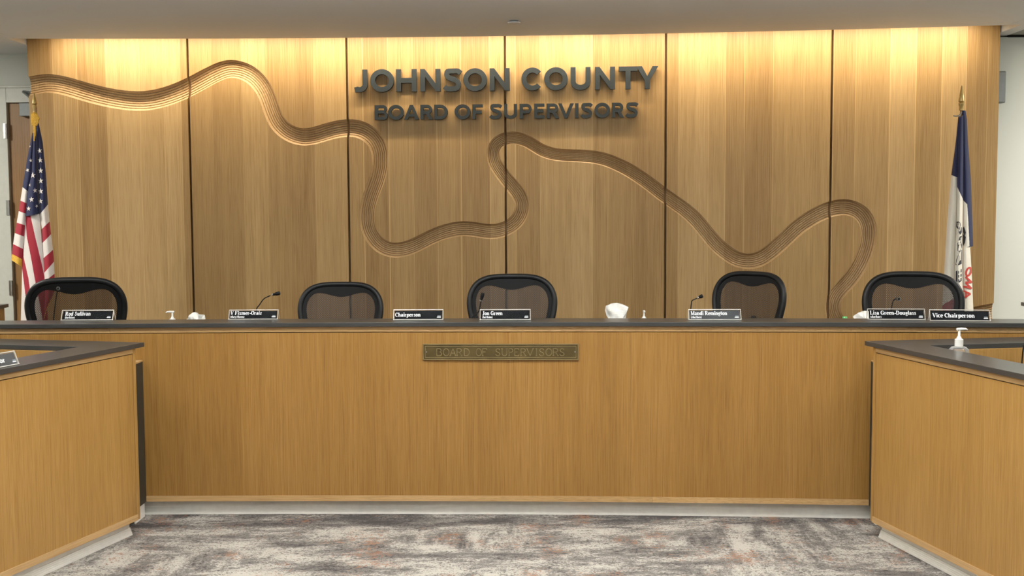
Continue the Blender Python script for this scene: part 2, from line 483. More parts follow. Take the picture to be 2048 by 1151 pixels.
# door behind the flag
dr = struct(thing('door_1', 'oak door in a white frame behind the striped flag', 'door', (DX0, YB0, DAIS)))
del dr['label'], dr['category']
fw = 0.115
mb = MB()
h = DZ1 - DAIS
mb.box(-fw, 0, -.015, .13, 0, h + fw).box(.93, .93 + fw, -.015, .13, 0, h + fw).box(0, .93, -.015, .13, h, h + fw)
mb.box(-fw - .018, -fw, -.024, 0, 0, h + fw + .018).box(-fw, .93 + fw, -.024, 0, h + fw, h + fw + .018)
obj('door_frame', mb, FRAMEW, dr, bevel=.003)
obj('door_leaf', MB().box(.004, .926, .02, .065, .01, h - .005), DOOROAK, dr, bevel=.002)
for vv in (262, 415, 575):
    z = Py(24, vv, YB0).z - DAIS
    mb = MB().box(-.028, -.002, -.022, -.013, z - .06, z + .06)
    for k in range(4): mb.lathe([(.009, z - .06 + k * .03), (.009, z - .033 + k * .03)], -.002, -.022, 12)
    obj('hinge', mb, STEEL, dr)
cz = Py(55, 220, YB0).z - DAIS
cx = Py(44, 220, YB0).x - DX0
mb = MB().box(cx, cx + .30, -.055, .02, cz - .052, cz + .052)
mb.tube([(cx + .02, -.02, cz + .145), (cx + .16, -.10, cz + .05)], .010, 8).tube([(cx + .02, -.02, cz + .145), (cx + .2, -.06, cz + .12)], .009, 8)
obj('door_closer', mb, CLOSER, dr, bevel=.004)

# wall device at the right edge of the panels
p = Py(1999, 176, YB1)
t = thing('wall_speaker', 'slim grey box on the white wall just behind the right end of the wood panelling', 'speaker', (p.x - .085, YB1, p.z))
obj('housing', MB().box(-.10, .10, -.075, 0, -.115, .115), CLOSER, t, bevel=.008)
obj('bracket', MB().box(-.03, .03, -.01, 0.0, -.15, -.11), STEEL, t)

# ------------------------------------------------------------------ carved feature wall
SEAM = [0.0]
for a, b in zip(PX, PX[1:]): SEAM.append(SEAM[-1] + math.hypot(b - a, yw(b) - yw(a)))
def s_of(x):
    if x < PX[0]: return x - PX[0]
    for i in range(6):
        if x <= PX[i + 1] or i == 5:
            return SEAM[i] + (x - PX[i]) / (PX[i + 1] - PX[i]) * (SEAM[i + 1] - SEAM[i])
RIV = [(30, 179), (50, 173.5), (67, 170.7), (88, 166.5), (111, 167.8), (137.7, 173.7), (176.7, 185.4), (215.8, 194.9), (254.8, 201), (289, 201.9), (323, 195.8), (360, 182.8),
       (394, 166), (422, 150.9), (444, 141), (461, 136.9), (488.5, 142.5), (512, 158), (530, 184), (544, 222), (555, 246), (576, 265), (602, 274), (624, 272.5),
       (648, 265.5), (671, 259), (693, 255.7), (717, 257.5), (738, 268), (754, 287), (760, 310), (759.2, 336.7), (753.1, 361.7), (743.4, 386.8), (735.9, 413.2),
       (733.7, 439.6), (737.3, 459), (747.5, 477.1), (762.8, 492.4), (786.5, 500.2), (811.5, 497.4), (835.7, 487.6), (862.9, 473.5), (889.3, 463.2), (915.7, 457.4),
       (937.9, 456.8), (960.2, 460.4), (982.4, 463.2), (1004.6, 459.6), (1024.1, 450.1), (1039.4, 434), (1045.2, 413.2), (1041.3, 395.1), (1029.7, 378.4),
       (1014.4, 360.4), (1000.5, 342.3), (989.4, 325.6), (985.7, 306.2), (990.7, 289.5), (1001.9, 279.8), (1018.5, 275.3), (1033.8, 275.6), (1054.7, 282.5),
       (1079.9, 298.7), (1102, 307.3), (1126.8, 310.4), (1152.9, 311.4), (1176.4, 312.7), (1205, 317.2), (1231, 326.8), (1255.9, 339.1), (1280.6, 354.7),
       (1305.4, 372.7), (1323.7, 387), (1347, 403.5), (1371.9, 421.2), (1393, 441), (1411.3, 463.3), (1430.2, 485.9), (1450.4, 503.6), (1474, 518.5), (1498.2, 522.7),
       (1518.4, 518.7), (1536, 507.8), (1551, 495.5), (1571.3, 477.1), (1591.4, 458.2), (1610.3, 443.6), (1633, 430), (1654.9, 419.9), (1677.1, 414.2), (1695.2, 413.9),
       (1712.3, 419.2), (1728, 431.8), (1736.3, 450.7), (1737.8, 465.8), (1736.3, 482.2), (1732, 500.6), (1722.9, 523), (1712, 543), (1697.2, 562), (1682.1, 577.6),
       (1670, 592.5), (1664.5, 610), (1667, 628), (1677, 645), (1696, 658), (1735, 666), (1790, 663), (1850, 653), (1900, 642), (1950, 631), (1990, 624), (2025, 619)]
RIVW = [(30, 36), (280, 39), (350, 36), (460, 33.5), (600, 36), (690, 31), (760, 29), (800, 30), (1000, 27.5), (1045, 25.5), (1010, 25), (1100, 27), (1300, 30), (1500, 31.5), (1700, 30), (1735, 29)]
rv = []
for (u, v) in RIV:
    p = Pw(u, v); rv.append(Vector((s_of(p.x), p.z)))
def catmull(pts, n):
    out = []
    P = [pts[0] * 2 - pts[1]] + pts + [pts[-1] * 2 - pts[-2]]
    for i in range(1, len(P) - 2):
        p0, p1, p2, p3 = P[i - 1:i + 3]
        for k in range(n):
            t = k / n
            out.append(0.5 * ((2 * p1) + (p2 - p0) * t + (2 * p0 - 5 * p1 + 4 * p2 - p3) * t * t + (3 * p1 - p0 - 3 * p2 + p3) * t ** 3))
    out.append(pts[-1]); return out
dense = catmull(rv, 8)
L = [0.0]
for a, b in zip(dense, dense[1:]): L.append(L[-1] + (b - a).length)
NR = int(L[-1] / 0.022)
riv = []; k = 0
for i in range(NR + 1):
    d = L[-1] * i / NR
    while k < len(L) - 2 and L[k + 1] < d: k += 1
    riv.append(dense[k].lerp(dense[k + 1], (d - L[k]) / max(1e-9, L[k + 1] - L[k])))
for it in range(4):
    riv = [riv[0]] + [(riv[i - 1] + riv[i] * 2 + riv[i + 1]) / 4 for i in range(1, len(riv) - 1)] + [riv[-1]]
# half width along the way, from the photo's widths (by arc position)
wid = []
for i, q in enumerate(riv):
    fr = i / NR
    tabw = [(0, .0685), (.09, .0735), (.15, .067), (.21, .064), (.27, .067), (.33, .058), (.40, .056), (.47, .056), (.53, .0475), (.57, .047), (.62, .052), (.70, .057), (.78, .059), (.85, .056), (.90, .055), (.94, .066), (1, .068)]
    wid.append(interp(tabw, fr))
# stepped bowl profile: (position across -1..1, depth)
prof = []
NT_ = 8; DEPTH = 0.044
def bowl(c): return 0.004 + (DEPTH - 0.004) * math.sqrt(max(0.0, 1 - c * c))
for i in range(NT_):
    a, b = -1 + 2 * i / NT_, -1 + 2 * (i + 1) / NT_
    g = 0.052
    prof.append((a if i == 0 else a + g, bowl(a + g)))
    prof.append(((a + b) / 2, bowl((a + b) / 2) - 0.0012))
    prof.append((b if i == NT_ - 1 else b - g, bowl(b - g)))
    if i < NT_ - 1: prof.append((b, bowl(b) + 0.007))
def cutter(i):
    s0, s1 = SEAM[i] - .16, SEAM[i + 1] + .16
    mb = MB(); runs = []; cur = []
    for k, q in enumerate(riv):
        if s0 <= q.x <= s1: cur.append(k)
        elif cur: runs.append(cur); cur = []
    if cur: runs.append(cur)
    for run in runs:
        if len(run) < 3: continue
        vs = []; m = len(prof) + 2
        for k in run:
            a, b = riv[max(0, k - 1)], riv[min(NR, k + 1)]
            t = (b - a).normalized(); n = Vector((-t.y, t.x))
            for (c, d) in prof: 
                q = riv[k] + n * (c * wid[k]); vs.append((q.x - SEAM[i], d, q.y - DAIS))
            for c in (1.0, -1.0):
                q = riv[k] + n * (c * wid[k]); vs.append((q.x - SEAM[i], -0.02, q.y - DAIS))
        fs = []
        for j in range(len(run) - 1):
            for c in range(m):
                e = (c + 1) % m
                fs.append((j * m + c, j * m + e, (j + 1) * m + e, (j + 1) * m + c))
        fs.append(list(range(m))[::-1]); fs.append([(len(run) - 1) * m + c for c in range(m)])
        mb.add(vs, fs)
    return mb
PLAB = ['leftmost tall oak wall panel, carved river enters at its edge behind the striped flag',
        'oak wall panel second from left with the highest crest of the carved river',
        'oak wall panel carrying the first sign letters and the deep U bend of the river',
        'oak wall panel carrying the last sign letters, right of the S bend',
        'oak wall panel with the carved valley above the turned mesh chair',
        'rightmost tall oak wall panel behind the blue and white flag']
for i in range(6):
    xa, xb = PX[i], PX[i + 1]
    ang = math.atan2(yw(xb) - yw(xa), xb - xa)
    ln = SEAM[i + 1] - SEAM[i]
    ga = 0.0085 if i else 0.0; gb = 0.0085 if i < 5 else 0.0
    H_ = CEIL + .155 - DAIS
    o = obj('wall_panel', MB().box(ga, ln - gb, 0, .054, 0.0, H_), WALLOAK, None, (xa, yw(xa), DAIS), ang)
    mb = cutter(i)
    if mb.v:
        c = obj('cut', mb, CARVED, None, (xa, yw(xa), DAIS), ang)
        md = o.modifiers.new('carve', 'BOOLEAN'); md.operation = 'DIFFERENCE'; md.object = c; md.solver = 'EXACT'; md.material_mode = 'TRANSFER'
        bpy.context.view_layer.update()
        me = bpy.data.meshes.new_from_object(o.evaluated_get(bpy.context.evaluated_depsgraph_get()))
        o.modifiers.clear()
        me.name = 'wall_panel'; o.data = me
        bpy.data.objects.remove(c, do_unlink=True)
    tag(o, PLAB[i], 'wall panel', 'carved oak wall panels')
struct(obj('wall_feature', MB().strip(yw, dyw, PX[0] + .02, PX[6] - .02, DAIS, CEIL + .15, -.085, -.056, .2), SEAMW))

# ------------------------------------------------------------------ raised sign letters
def arc(cx, cy, rx, ry, a0, a1, n=18):
    return [(cx + rx * math.cos(math.radians(a0 + (a1 - a0) * i / n)), cy + ry * math.sin(math.radians(a0 + (a1 - a0) * i / n))) for i in range(n + 1)]
def stroke(pts, t):
    n = len(pts); Lf = []; Rt = []
    for i in range(n):
        a, b = pts[max(0, i - 1)], pts[min(n - 1, i + 1)]
        dx, dy = b[0] - a[0], b[1] - a[1]; l = math.hypot(dx, dy) or 1
        nx, ny = -dy / l * t / 2, dx / l * t / 2
        if 0 < i < n - 1:   # mitre
            ux, uy = pts[i][0] - a[0], pts[i][1] - a[1]; ul = math.hypot(ux, uy) or 1
            cs = (ux * dx + uy * dy) / (ul * l); cs = max(cs, .6)
            nx /= cs; ny /= cs
        Lf.append((pts[i][0] + nx, pts[i][1] + ny)); Rt.append((pts[i][0] - nx, pts[i][1] - ny))
    return Lf + Rt[::-1]
def glyph(ch, w, h, t):
    o = t * .5
    if ch == 'O': return [arc(w/2, h/2, w/2, h/2, 0, 360, 40)[:-1], arc(w/2, h/2, w/2 - t, h/2 - t, 360, 0, 40)[:-1]]
    if ch == 'C':
        R_, r_ = (w * .53, h/2), (w * .53 - t, h/2 - t)
        return [arc(w * .53, h/2, R_[0], R_[1], 42, 318, 34) + arc(w * .53, h/2, r_[0], r_[1], 318, 42, 34)]
    if ch == 'J':
        r = w * .42
        sp = [(w - o, h), (w - o, h * .33)] + arc(w - o - r, h * .33, r, h * .33 - o, 0, -90, 12)[1:] + [(w * .30, o * 1.15), (w * .06, h * .10)]
        return [stroke(sp, t)]
    if ch == 'U':
        return [stroke([(o, h), (o, h * .38)] + arc(w/2, h * .38, w/2 - o, h * .38 - o, 180, 360, 20)[1:-1] + [(w - o, h * .38), (w - o, h)], t)]
    if ch == 'H': return [[(0,0),(t,0),(t,h/2-o),(w-t,h/2-o),(w-t,0),(w,0),(w,h),(w-t,h),(w-t,h/2+o),(t,h/2+o),(t,h),(0,h)]]
    if ch == 'N': return [[(0,0),(t,0),(t,h*.64),(w-t*.93,0),(w,0),(w,h),(w-t,h),(w-t,h*.36),(t*.93,h),(0,h)]]
    if ch == 'T': return [[(w/2-o,0),(w/2+o,0),(w/2+o,h-t*.92),(w,h-t*.92),(w,h),(0,h),(0,h-t*.92),(w/2-o,h-t*.92)]]
    if ch == 'Y': return [[(w/2-o,0),(w/2+o,0),(w/2+o,h*.38),(w,h),(w-t*1.15,h),(w/2,h*.56),(t*1.15,h),(0,h),(w/2-o,h*.38)]]
    if ch == 'E': return [[(0,0),(w,0),(w,t*.9),(t,t*.9),(t,h/2-o*.9),(w*.9,h/2-o*.9),(w*.9,h/2+o*.9),(t,h/2+o*.9),(t,h-t*.9),(w,h-t*.9),(w,h),(0,h)]]
    if ch == 'F': return [[(0,0),(t,0),(t,h*.36),(w*.88,h*.36),(w*.88,h*.36+t*.9),(t,h*.36+t*.9),(t,h-t*.9),(w,h-t*.9),(w,h),(0,h)]]
    if ch == 'I': return [[(0,0),(w,0),(w,h),(0,h)]]
    if ch == 'V': return [[(w/2-o*.95,0),(w/2+o*.95,0),(w,h),(w-t*1.1,h),(w/2,h*.30),(t*1.1,h),(0,h)]]
    if ch == 'A': return [[(0,0),(t*1.1,0),(t*1.1+w*.075,h*.20),(w-t*1.1-w*.075,h*.20),(w-t*1.1,0),(w,0),(w/2+o*1.0,h),(w/2-o*1.0,h)],
                          [(w*.5-w*.155,h*.38),(w*.5,h*.74),(w*.5+w*.155,h*.38)]]
    if ch == 'D': return [[(0,0)] + arc(w*.46,h/2,w*.54,h/2,-90,90,22) + [(0,h)], [(t,t*.95),(t,h-t*.95)] + arc(w*.46,h/2,w*.54-t,h/2-t*.95,90,-90,22)]
    if ch in 'PR':
        lw = w * (.98 if ch == 'P' else .93); m = h * (.34 if ch == 'P' else .36); r = (h - m) / 2; cx = lw - r
        top = arc(cx, h - r, r, r, -90, 90, 16)
        hole = [(t, m + t*.9), (t, h - t*.9)] + arc(cx, h - r, r - t*.9, r - t*.9, 90, -90, 14)
        if ch == 'P': return [[(0,0),(t,0),(t,m)] + top + [(0,h)], hole]
        return [[(0,0),(t,0),(t,m),(w*.46,m),(w-t*1.18,0),(w,0),(w*.72,m*1.08)] + arc(cx, h - r, r, r, -62, 90, 16) + [(0,h)], hole]
    if ch == 'B':
        r1 = h * .28; r2 = h * .24; c1 = w - r1; c2 = w * .93 - r2
        out = [(0,0)] + arc(c1, r1, r1, r1, -90, 62, 14) + arc(c2, h - r2, r2, r2, -58, 90, 14) + [(0,h)]
        k = t * .88
        h1 = [(t,k),(t,h*.53-k*.5)] + arc(c1, (k + h*.53-k*.5)/2, r1 - k, (h*.53-k*.5-k)/2, 90, -90, 10)
        h2 = [(t,h*.53+k*.5),(t,h-k)] + arc(c2, (h*.53+k*.5+h-k)/2, r2 - k, (h-k-h*.53-k*.5)/2, 90, -90, 10)
        return [out, h1, h2]
    if ch == 'S':
        sp = [(w*.93, h*.815)] + arc(w*.52, h*.735, w*.40, h*.265 - o, 38, 180, 16)[1:] + arc(w*.46, h*.745, w*.34, h*.255, 200, 250, 4)
        a = [(w*.95, h*.80), (w*.80, h*.885), (w*.60, h - o), (w*.42, h - o*1.02), (w*.24, h*.87), (w*.19, h*.76), (w*.23, h*.66), (w*.36, h*.58),
             (w*.55, h*.53), (w*.72, h*.46), (w*.825, h*.36), (w*.82, h*.25), (w*.74, h*.15), (w*.58, o*1.02), (w*.40, o), (w*.20, h*.125), (w*.06, h*.21)]
        pts = [Vector(p) for p in a]
        return [stroke([tuple(p) for p in catmull(pts, 3)], t)]
def glyph_mesh(loops, depth, name, bev=0.0):
    cu = bpy.data.curves.new(name, 'CURVE'); cu.dimensions = '2D'; cu.fill_mode = 'BOTH'
    cu.extrude = depth / 2
    for lp in loops:
        s = cu.splines.new('POLY'); s.points.add(len(lp) - 1)
        for q, p in zip(s.points, lp): q.co = (p[0], p[1], 0, 1)
        s.use_cyclic_u = True
    o = bpy.data.objects.new(name, cu)
    me = bpy.data.meshes.new_from_object(o)
    bpy.data.objects.remove(o); bpy.data.curves.remove(cu)
    # stand it up: x right, z up, front face at y=-depth
    me.transform(Matrix(((1, 0, 0, 0), (0, 0, -1, -depth / 2), (0, 1, 0, 0), (0, 0, 0, 1))))
    me.name = name
    return me
def order(n): return ['first', 'second', 'third', 'fourth', 'fifth', 'sixth', 'seventh', 'eighth', 'ninth', 'tenth', 'eleventh'][n]
SC = 3.103
L1 = [('J', 88, 172), ('O', 190, 336), ('H', 350, 478), ('N', 500, 625), ('S', 643, 756), ('O', 767, 913), ('N', 930, 1054), ('C', 1127, 1257), ('O', 1268, 1414), ('U', 1432, 1556), ('N', 1582, 1708), ('T', 1730, 1846), ('Y', 1838, 1976)]
L2 = [('B', 215, 296), ('O', 298, 396), ('A', 397, 489), ('R', 499, 576), ('D', 584, 669), ('O', 711, 810), ('F', 821, 886), ('S', 928, 1004), ('U', 1018, 1099), ('P', 1115, 1191), ('E', 1205, 1269), ('R', 1282, 1360), ('V', 1354, 1452), ('I', 1459, 1481), ('S', 1494, 1567), ('O', 1579, 1677), ('R', 1688, 1764), ('S', 1773, 1851)]
def sign(row, lab, words, zt, zb, tk, dep, off):
    wi = 0; li = 0
    for (ch, xa, xb) in row:
        a = Pw(680 + xa / SC, 170, off); b = Pw(680 + xb / SC, 170, off)
        ov = 0.012 * (zt - zb) if ch in 'OCSJU' else 0.0
        me = glyph_mesh(glyph(ch, b.x - a.x, zt - zb + (2 * ov if ch in 'OCS' else ov), tk), dep, 'sign_letter')
        o = obj('sign_letter', me, LETTER, None, (a.x, a.y + dep * .4, zb - ov), math.atan(dyw((a.x + b.x) / 2)), fix=True)
        nm = words[wi]
        tag(o, 'dark grey raised capital %s, %s letter of the word %s on the %s sign line' % (ch, order(li), nm, lab), 'letter', 'raised letters of the %s sign line' % lab)
        # stand-off studs reach back to the panel
        li += 1
        if li == len(words[wi]): wi += 1; li = 0
OFF = 0.028
zt1 = (Pw(730, 139.5, .045).z + Pw(1290, 131.8, .045).z) / 2; zb1 = (Pw(730, 183.5, .045).z + Pw(1290, 177.6, .045).z) / 2
zt2 = (Pw(760, 210.0, .045).z + Pw(1270, 205.0, .045).z) / 2; zb2 = (Pw(760, 239.3, .045).z + Pw(1270, 234.6, .045).z) / 2
sign(L1, 'upper', ['JOHNSON', 'COUNTY'], zt1, zb1, 0.0375, 0.032, 0.03)
sign(L2, 'lower', ['BOARD', 'OF', 'SUPERVISORS'], zt2, zb2, 0.0245, 0.032, 0.03)

# ------------------------------------------------------------------ main desk
XA, XB = -3.45, 3.30
dk = thing('council_desk', 'long gently curved oak council desk front facing the room', 'desk', (0, 5.94, 0))
def local(o, par):
    o.location = -Vector(par.location); return o
def dobj(name, mb, m, **k): 
    o = obj(name, mb, m, dk, **k); o.location = (0, -5.94, 0); return o
gx = [XA] + [Pd(u, 800).x for u in (317, 632, 947, 1262, 1577)] + [XB]
ZT, ZG = 1.047, 1.0155
for a, b in zip(gx, gx[1:]):
    dobj('front_panel', MB().strip(yd, dyd, a + .0002, b - .0002, .1135, ZG - .0022, -.012, 0), DESKOAK)
tx = [XA, Pd(220, 660).x, Pd(1228, 660).x, XB]
for a, b in zip(tx, tx[1:]):
    dobj('top_trim', MB().strip(yd, dyd, a + .0004, b - .0004, ZG + .0022, ZT, -.012, .001), TRIMOAK)
bx_ = [XA, Pd(1305, 1000).x, XB]
for a, b in zip(bx_, bx_[1:]):
    dobj('bottom_trim', MB().strip(yd, dyd, a + .0004, b - .0004, .083, .1130, -.012, .006), TRIMOAK)
dobj('core', MB().strip(yd, dyd, XA, XB, .083, ZT, -.06, -.0125), BACKER)
mb = MB().strip(yd, dyd, XA, XB, 0, .09, -.07, -.05)
for k_ in range(5): mb.strip(yd, dyd, XA, XB, .008 * k_, .008 * (k_ + 1), -.05, -.034 - .003 * k_)
dobj('kick_board', mb, WHITE)
dobj('work_surface', MB().strip(yd, dyd, XA, XB, .872, .90, -.80, -.062), STONE)
for xx in (XA, XB - .03): dobj('end_panel', MB().box(xx, xx + .03, yd(xx) + .065, yd(xx) + .78, DAIS, .872), DESKOAK)
ct = obj('countertop', MB().strip(yd, dyd, XA - .02, XB + .02, ZT, 1.07, -.205, .02, .1), STONE, bevel=.0015)
tag(ct, 'long dark grey countertop running along the oak council desk under the row of name plates', 'countertop')

# bronze plaque on the desk front
pa, pb = Pd(846, 703, .004), Pd(1157, 703, .004)
pm = (pa + pb) / 2
ptz, pbz = Pd(1001, 687.0, .004).z, Pd(1001, 719.0, .004).z
w = (pb - pa).length; h = ptz - pbz
pl = thing('bronze_plaque', 'bronze plaque with raised letters screwed to the front of the long desk', 'plaque', (pm.x, yd(pm.x), pbz), math.atan(dyd(pm.x)))
obj('plate', MB().box(-w/2, w/2, -.008, -.0005, 0, h), BRONZE, pl, bevel=.001)
mb = MB(); e = .010
for (x0, x1, z0, z1) in ((-w/2, w/2, h - .0042, h), (-w/2, w/2, 0, .0042), (-w/2, -w/2 + .0042, 0, h), (w/2 - .0042, w/2, 0, h)):
    mb.box(x0, x1, -.0125, -.008, z0, z1)
for (x0, x1, z0, z1) in ((-w/2 + .012, w/2 - .012, h - .0142, h - .011), (-w/2 + .012, w/2 - .012, .011, .0142), (-w/2 + .012, -w/2 + .0145, .011, h - .011), (w/2 - .0145, w/2 - .012, .011, h - .011)):
    mb.box(x0, x1, -.0105, -.008, z0, z1)
obj('rim', mb, BRONZEL, pl, bevel=.0006)
SER = {  # thin roman capitals: strokes on a unit box, then serif feet
 'B': ([[(0,0),(0,1)], [(0,1)] + arc(.45,.765,.40,.235,90,-90,8) + [(0,.53)], [(0,.53)] + arc(.48,.265,.47,.265,90,-90,8) + [(0,0)]], []),
 'O': ([arc(.5,.5,.5,.5,0,360,22)], []),
 'A': ([[(0,0),(.5,1),(1,0)], [(.2,.36),(.8,.36)]], [(0,0),(1,0)]),
 'R': ([[(0,0),(0,1)], [(0,1)] + arc(.45,.76,.42,.24,90,-90,8) + [(0,.52)], [(.42,.52),(.95,0)]], [(0,0),(.95,0)]),
 'D': ([[(0,0),(0,1)], [(0,1)] + arc(.38,.5,.60,.5,90,-90,12) + [(0,0)]], []),
 'F': ([[(0,0),(0,1),(.85,1),(.85,.86)], [(0,.54),(.62,.54)]], [(0,0)]),
 'S': ([[(p[0], p[1]) for p in [(.88,.80),(.80,.95),(.5,1.0),(.18,.92),(.08,.74),(.25,.58),(.6,.47),(.88,.33),(.90,.15),(.68,.02),(.38,.0),(.12,.08),(.06,.25)]]], []),
 'U': ([[(0,1),(0,.35)] + arc(.45,.35,.45,.35,180,360,10) + [(.9,1)]], [(0,1),(.9,1)]),
 'P': ([[(0,0),(0,1)], [(0,1)] + arc(.45,.75,.42,.25,90,-90,8) + [(0,.50)]], [(0,0)]),
 'E': ([[(.85,.86),(.85,1),(0,1),(0,0),(.88,0),(.88,.15)], [(0,.54),(.62,.54)]], []),
 'V': ([[(0,1),(.5,0),(1,1)]], [(0,1),(1,1)]),
 'I': ([[(0,0),(0,1)]], [(0,0),(0,1)]),
}
PK = 2048 / 350.0
plet = [('B',258,318),('O',335,400),('A',415,478),('R',495,553),('D',580,640),('O',718,782),('F',795,850),('S',945,1000),('U',1022,1085),('P',1104,1153),('E',1170,1222),('R',1243,1300),('V',1312,1385),('I',1422,1426),('S',1455,1512),('O',1532,1602),('R',1620,1677),('S',1692,1750)]
mb = MB(); z0 = h * .255; hh = h * .445
for ch, xa, xb in plet:
    x0 = -w/2 + (xa - 95) / (1912 - 95) * w; ww = (xb - xa) / (1912 - 95) * w
    st, sf = SER[ch]
    for pts in st:
        q = [(x0 + a * ww, -.0085, z0 + b * hh) for a, b in pts]
        for i in range(len(q) - 1): mb.tube(q[i:i + 2], .0022, 6)
    for (a, b) in sf:
        mb.tube([(x0 + a * ww - .005, -.0085, z0 + b * hh), (x0 + a * ww + .005, -.0085, z0 + b * hh)], .0017, 6)
obj('lettering', mb, BRONZEL, pl)
for sx in (-w/2 + .0135 - .0, w/2 - .0125):
    mb = MB().lathe([(.0001, -.003), (.0036, -.0025), (.0036, 0)], 0, 0, 12, mat=Matrix.Translation((sx - .006 * (1 if sx > 0 else -1), -.0083, h/2)) @ Matrix.Rotation(PI/2, 4, 'X'))
    obj('screw', mb, STEEL, pl)

# ------------------------------------------------------------------ side desks
def side_desk(corner, dvec, evec, lab, lab2):
    """local frame: X along the front panel towards the viewer, origin at the far front corner; e runs along the far end"""
    d = Vector(dvec).normalized()
    ang = math.atan2(d.y, d.x)
    e3 = Vector((evec[0], evec[1], 0)).normalized(); e3.rotate(Euler((0, 0, -ang)))
    inn = 1 if e3.y > 0 else -1
    ex = e3.x / abs(e3.y)                                # skew of the far end per metre into the desk
    t = thing('side_desk', lab, 'desk', (corner[0], corner[1], 0), ang)
    def B(x0, x1, y0, y1, z0, z1, m=None):
        """slab whose far edge runs parallel to the desk end"""
        return (m or MB()).prism([(x0 + ex * y0, y0 * inn), (x1, y0 * inn) if x1 > 1 else (x1 + ex * y0, y0 * inn),
                           (x1, y1 * inn) if x1 > 1 else (x1 + ex * y1, y1 * inn), (x0 + ex * y1, y1 * inn)], z0, z1)
    LN, DP = 3.6, 0.90
    for a, b in ((.0295, 1.22), (1.2215, 2.42), (2.4215, LN)):
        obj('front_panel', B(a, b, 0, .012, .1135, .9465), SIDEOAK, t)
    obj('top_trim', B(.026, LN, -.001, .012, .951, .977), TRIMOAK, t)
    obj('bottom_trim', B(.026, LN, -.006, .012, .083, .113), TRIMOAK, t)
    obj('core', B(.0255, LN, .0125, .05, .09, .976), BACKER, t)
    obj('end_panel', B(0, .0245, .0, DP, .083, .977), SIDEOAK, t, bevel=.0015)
    mb = B(.022, LN, .05, .07, 0, .09)
    B(.022, .042, .07, DP, 0, .09, mb)
    for k_ in range(5): B(.02, LN, .034 + .003 * k_, .05, .008 * k_, .008 * (k_ + 1), mb)
    obj('kick_board', mb, WHITE, t)
    obj('work_surface', B(.21, LN, .18, DP, .742, .77), STONE, t)
    obj('inner_panel', B(.20, LN, .16, .178, .745, .977), SIDEOAK, t)
    obj('inner_end_panel', B(.19, .208, .178, DP, .745, .977), SIDEOAK, t)
    poly = [(-.05, -.018), (LN, -.018), (LN, .19), (.19 + ex * .19, .19), (.19 + ex * DP, DP), (-.05 + ex * DP, DP)]
    c = obj('countertop', MB().prism([(x, y * inn) for x, y in poly], .977, 1.0), STONE, None, (corner[0], corner[1], 0), ang, bevel=.0015)
    tag(c, lab2, 'countertop')
    return t, ang
TL, AL = side_desk((-1.941, 5.632), (-.290, -.957), (-.972, .233), 'oak side desk on the left angling towards the viewer', 'dark L shaped countertop on the left side desk')
TR, AR = side_desk((1.822, 5.520), (.222, -.975), (.987, .161), 'oak side desk on the right angling towards the viewer', 'dark L shaped countertop on the right side desk')

# dark filler panels closing the gaps beside the side desks
def filler(x0, x1, y0, y1, lab):
    t = thing('filler_panel', lab, 'panel', ((x0 + x1) / 2, y0, 0))
    hw = (x1 - x0) / 2
    obj('board', MB().box(-hw, hw, 0, y1 - y0, .083, .860), DARKP, t, bevel=.001)
    obj('cap', MB().box(-hw, hw, 0, y1 - y0, .8605, .868), TRIMOAK, t)
    s = 1 if x0 < 0 else -1
    obj('kick_board', MB().box(min(0, s * (hw - .012)), max(0, s * (hw - .012)), 0.13, y1 - y0, 0, .083), WHITE, t)
filler(-2.062, -2.022, 5.70, yd(-2.04) - .002, 'narrow dark panel between the left side desk and the long desk')
filler(1.909, 1.949, 5.60, yd(1.949) - .002, 'narrow dark panel between the right side desk and the long desk')

# counters behind the dais at both picture edges
def cabinet(x0, x1, y0, lab):
    t = thing('half_wall', lab, 'partition', ((x0 + x1) / 2, y0, DAIS))
    hw = (x1 - x0) / 2
    obj('body', MB().box(-hw + .02, hw - .02, .02, .12, 0, .896), SIDEOAK, t, bevel=.002)
    obj('cap', MB().box(-hw, hw, 0, .14, .897, .92), STONE, t, bevel=.002)
p = Py(17.5, 611, 7.34); cabinet(-5.4, p.x, 7.2, 'low oak half wall with dark cap at the left picture edge beside the door')
p = Py(2041.5, 606.5, 7.04); cabinet(p.x, 5.4, 6.9, 'low oak half wall with dark cap at the right picture edge')

# ceiling sprinkler cover
p = Pz(1028, 42, CEIL)
t = thing('sprinkler_cover', 'flat round sprinkler cover on the ceiling above the sign', 'sprinkler', (p.x, p.y, CEIL))
obj('plate', MB().lathe([(.001, -.015), (.041, -.015), (.0435, -.013), (.0435, -.009), (.001, -.009)], seg=32), CEILP, t, smooth=True)
obj('collar', MB().lathe([(.030, -.010), (.030, .0)], seg=24), CLOSER, t)

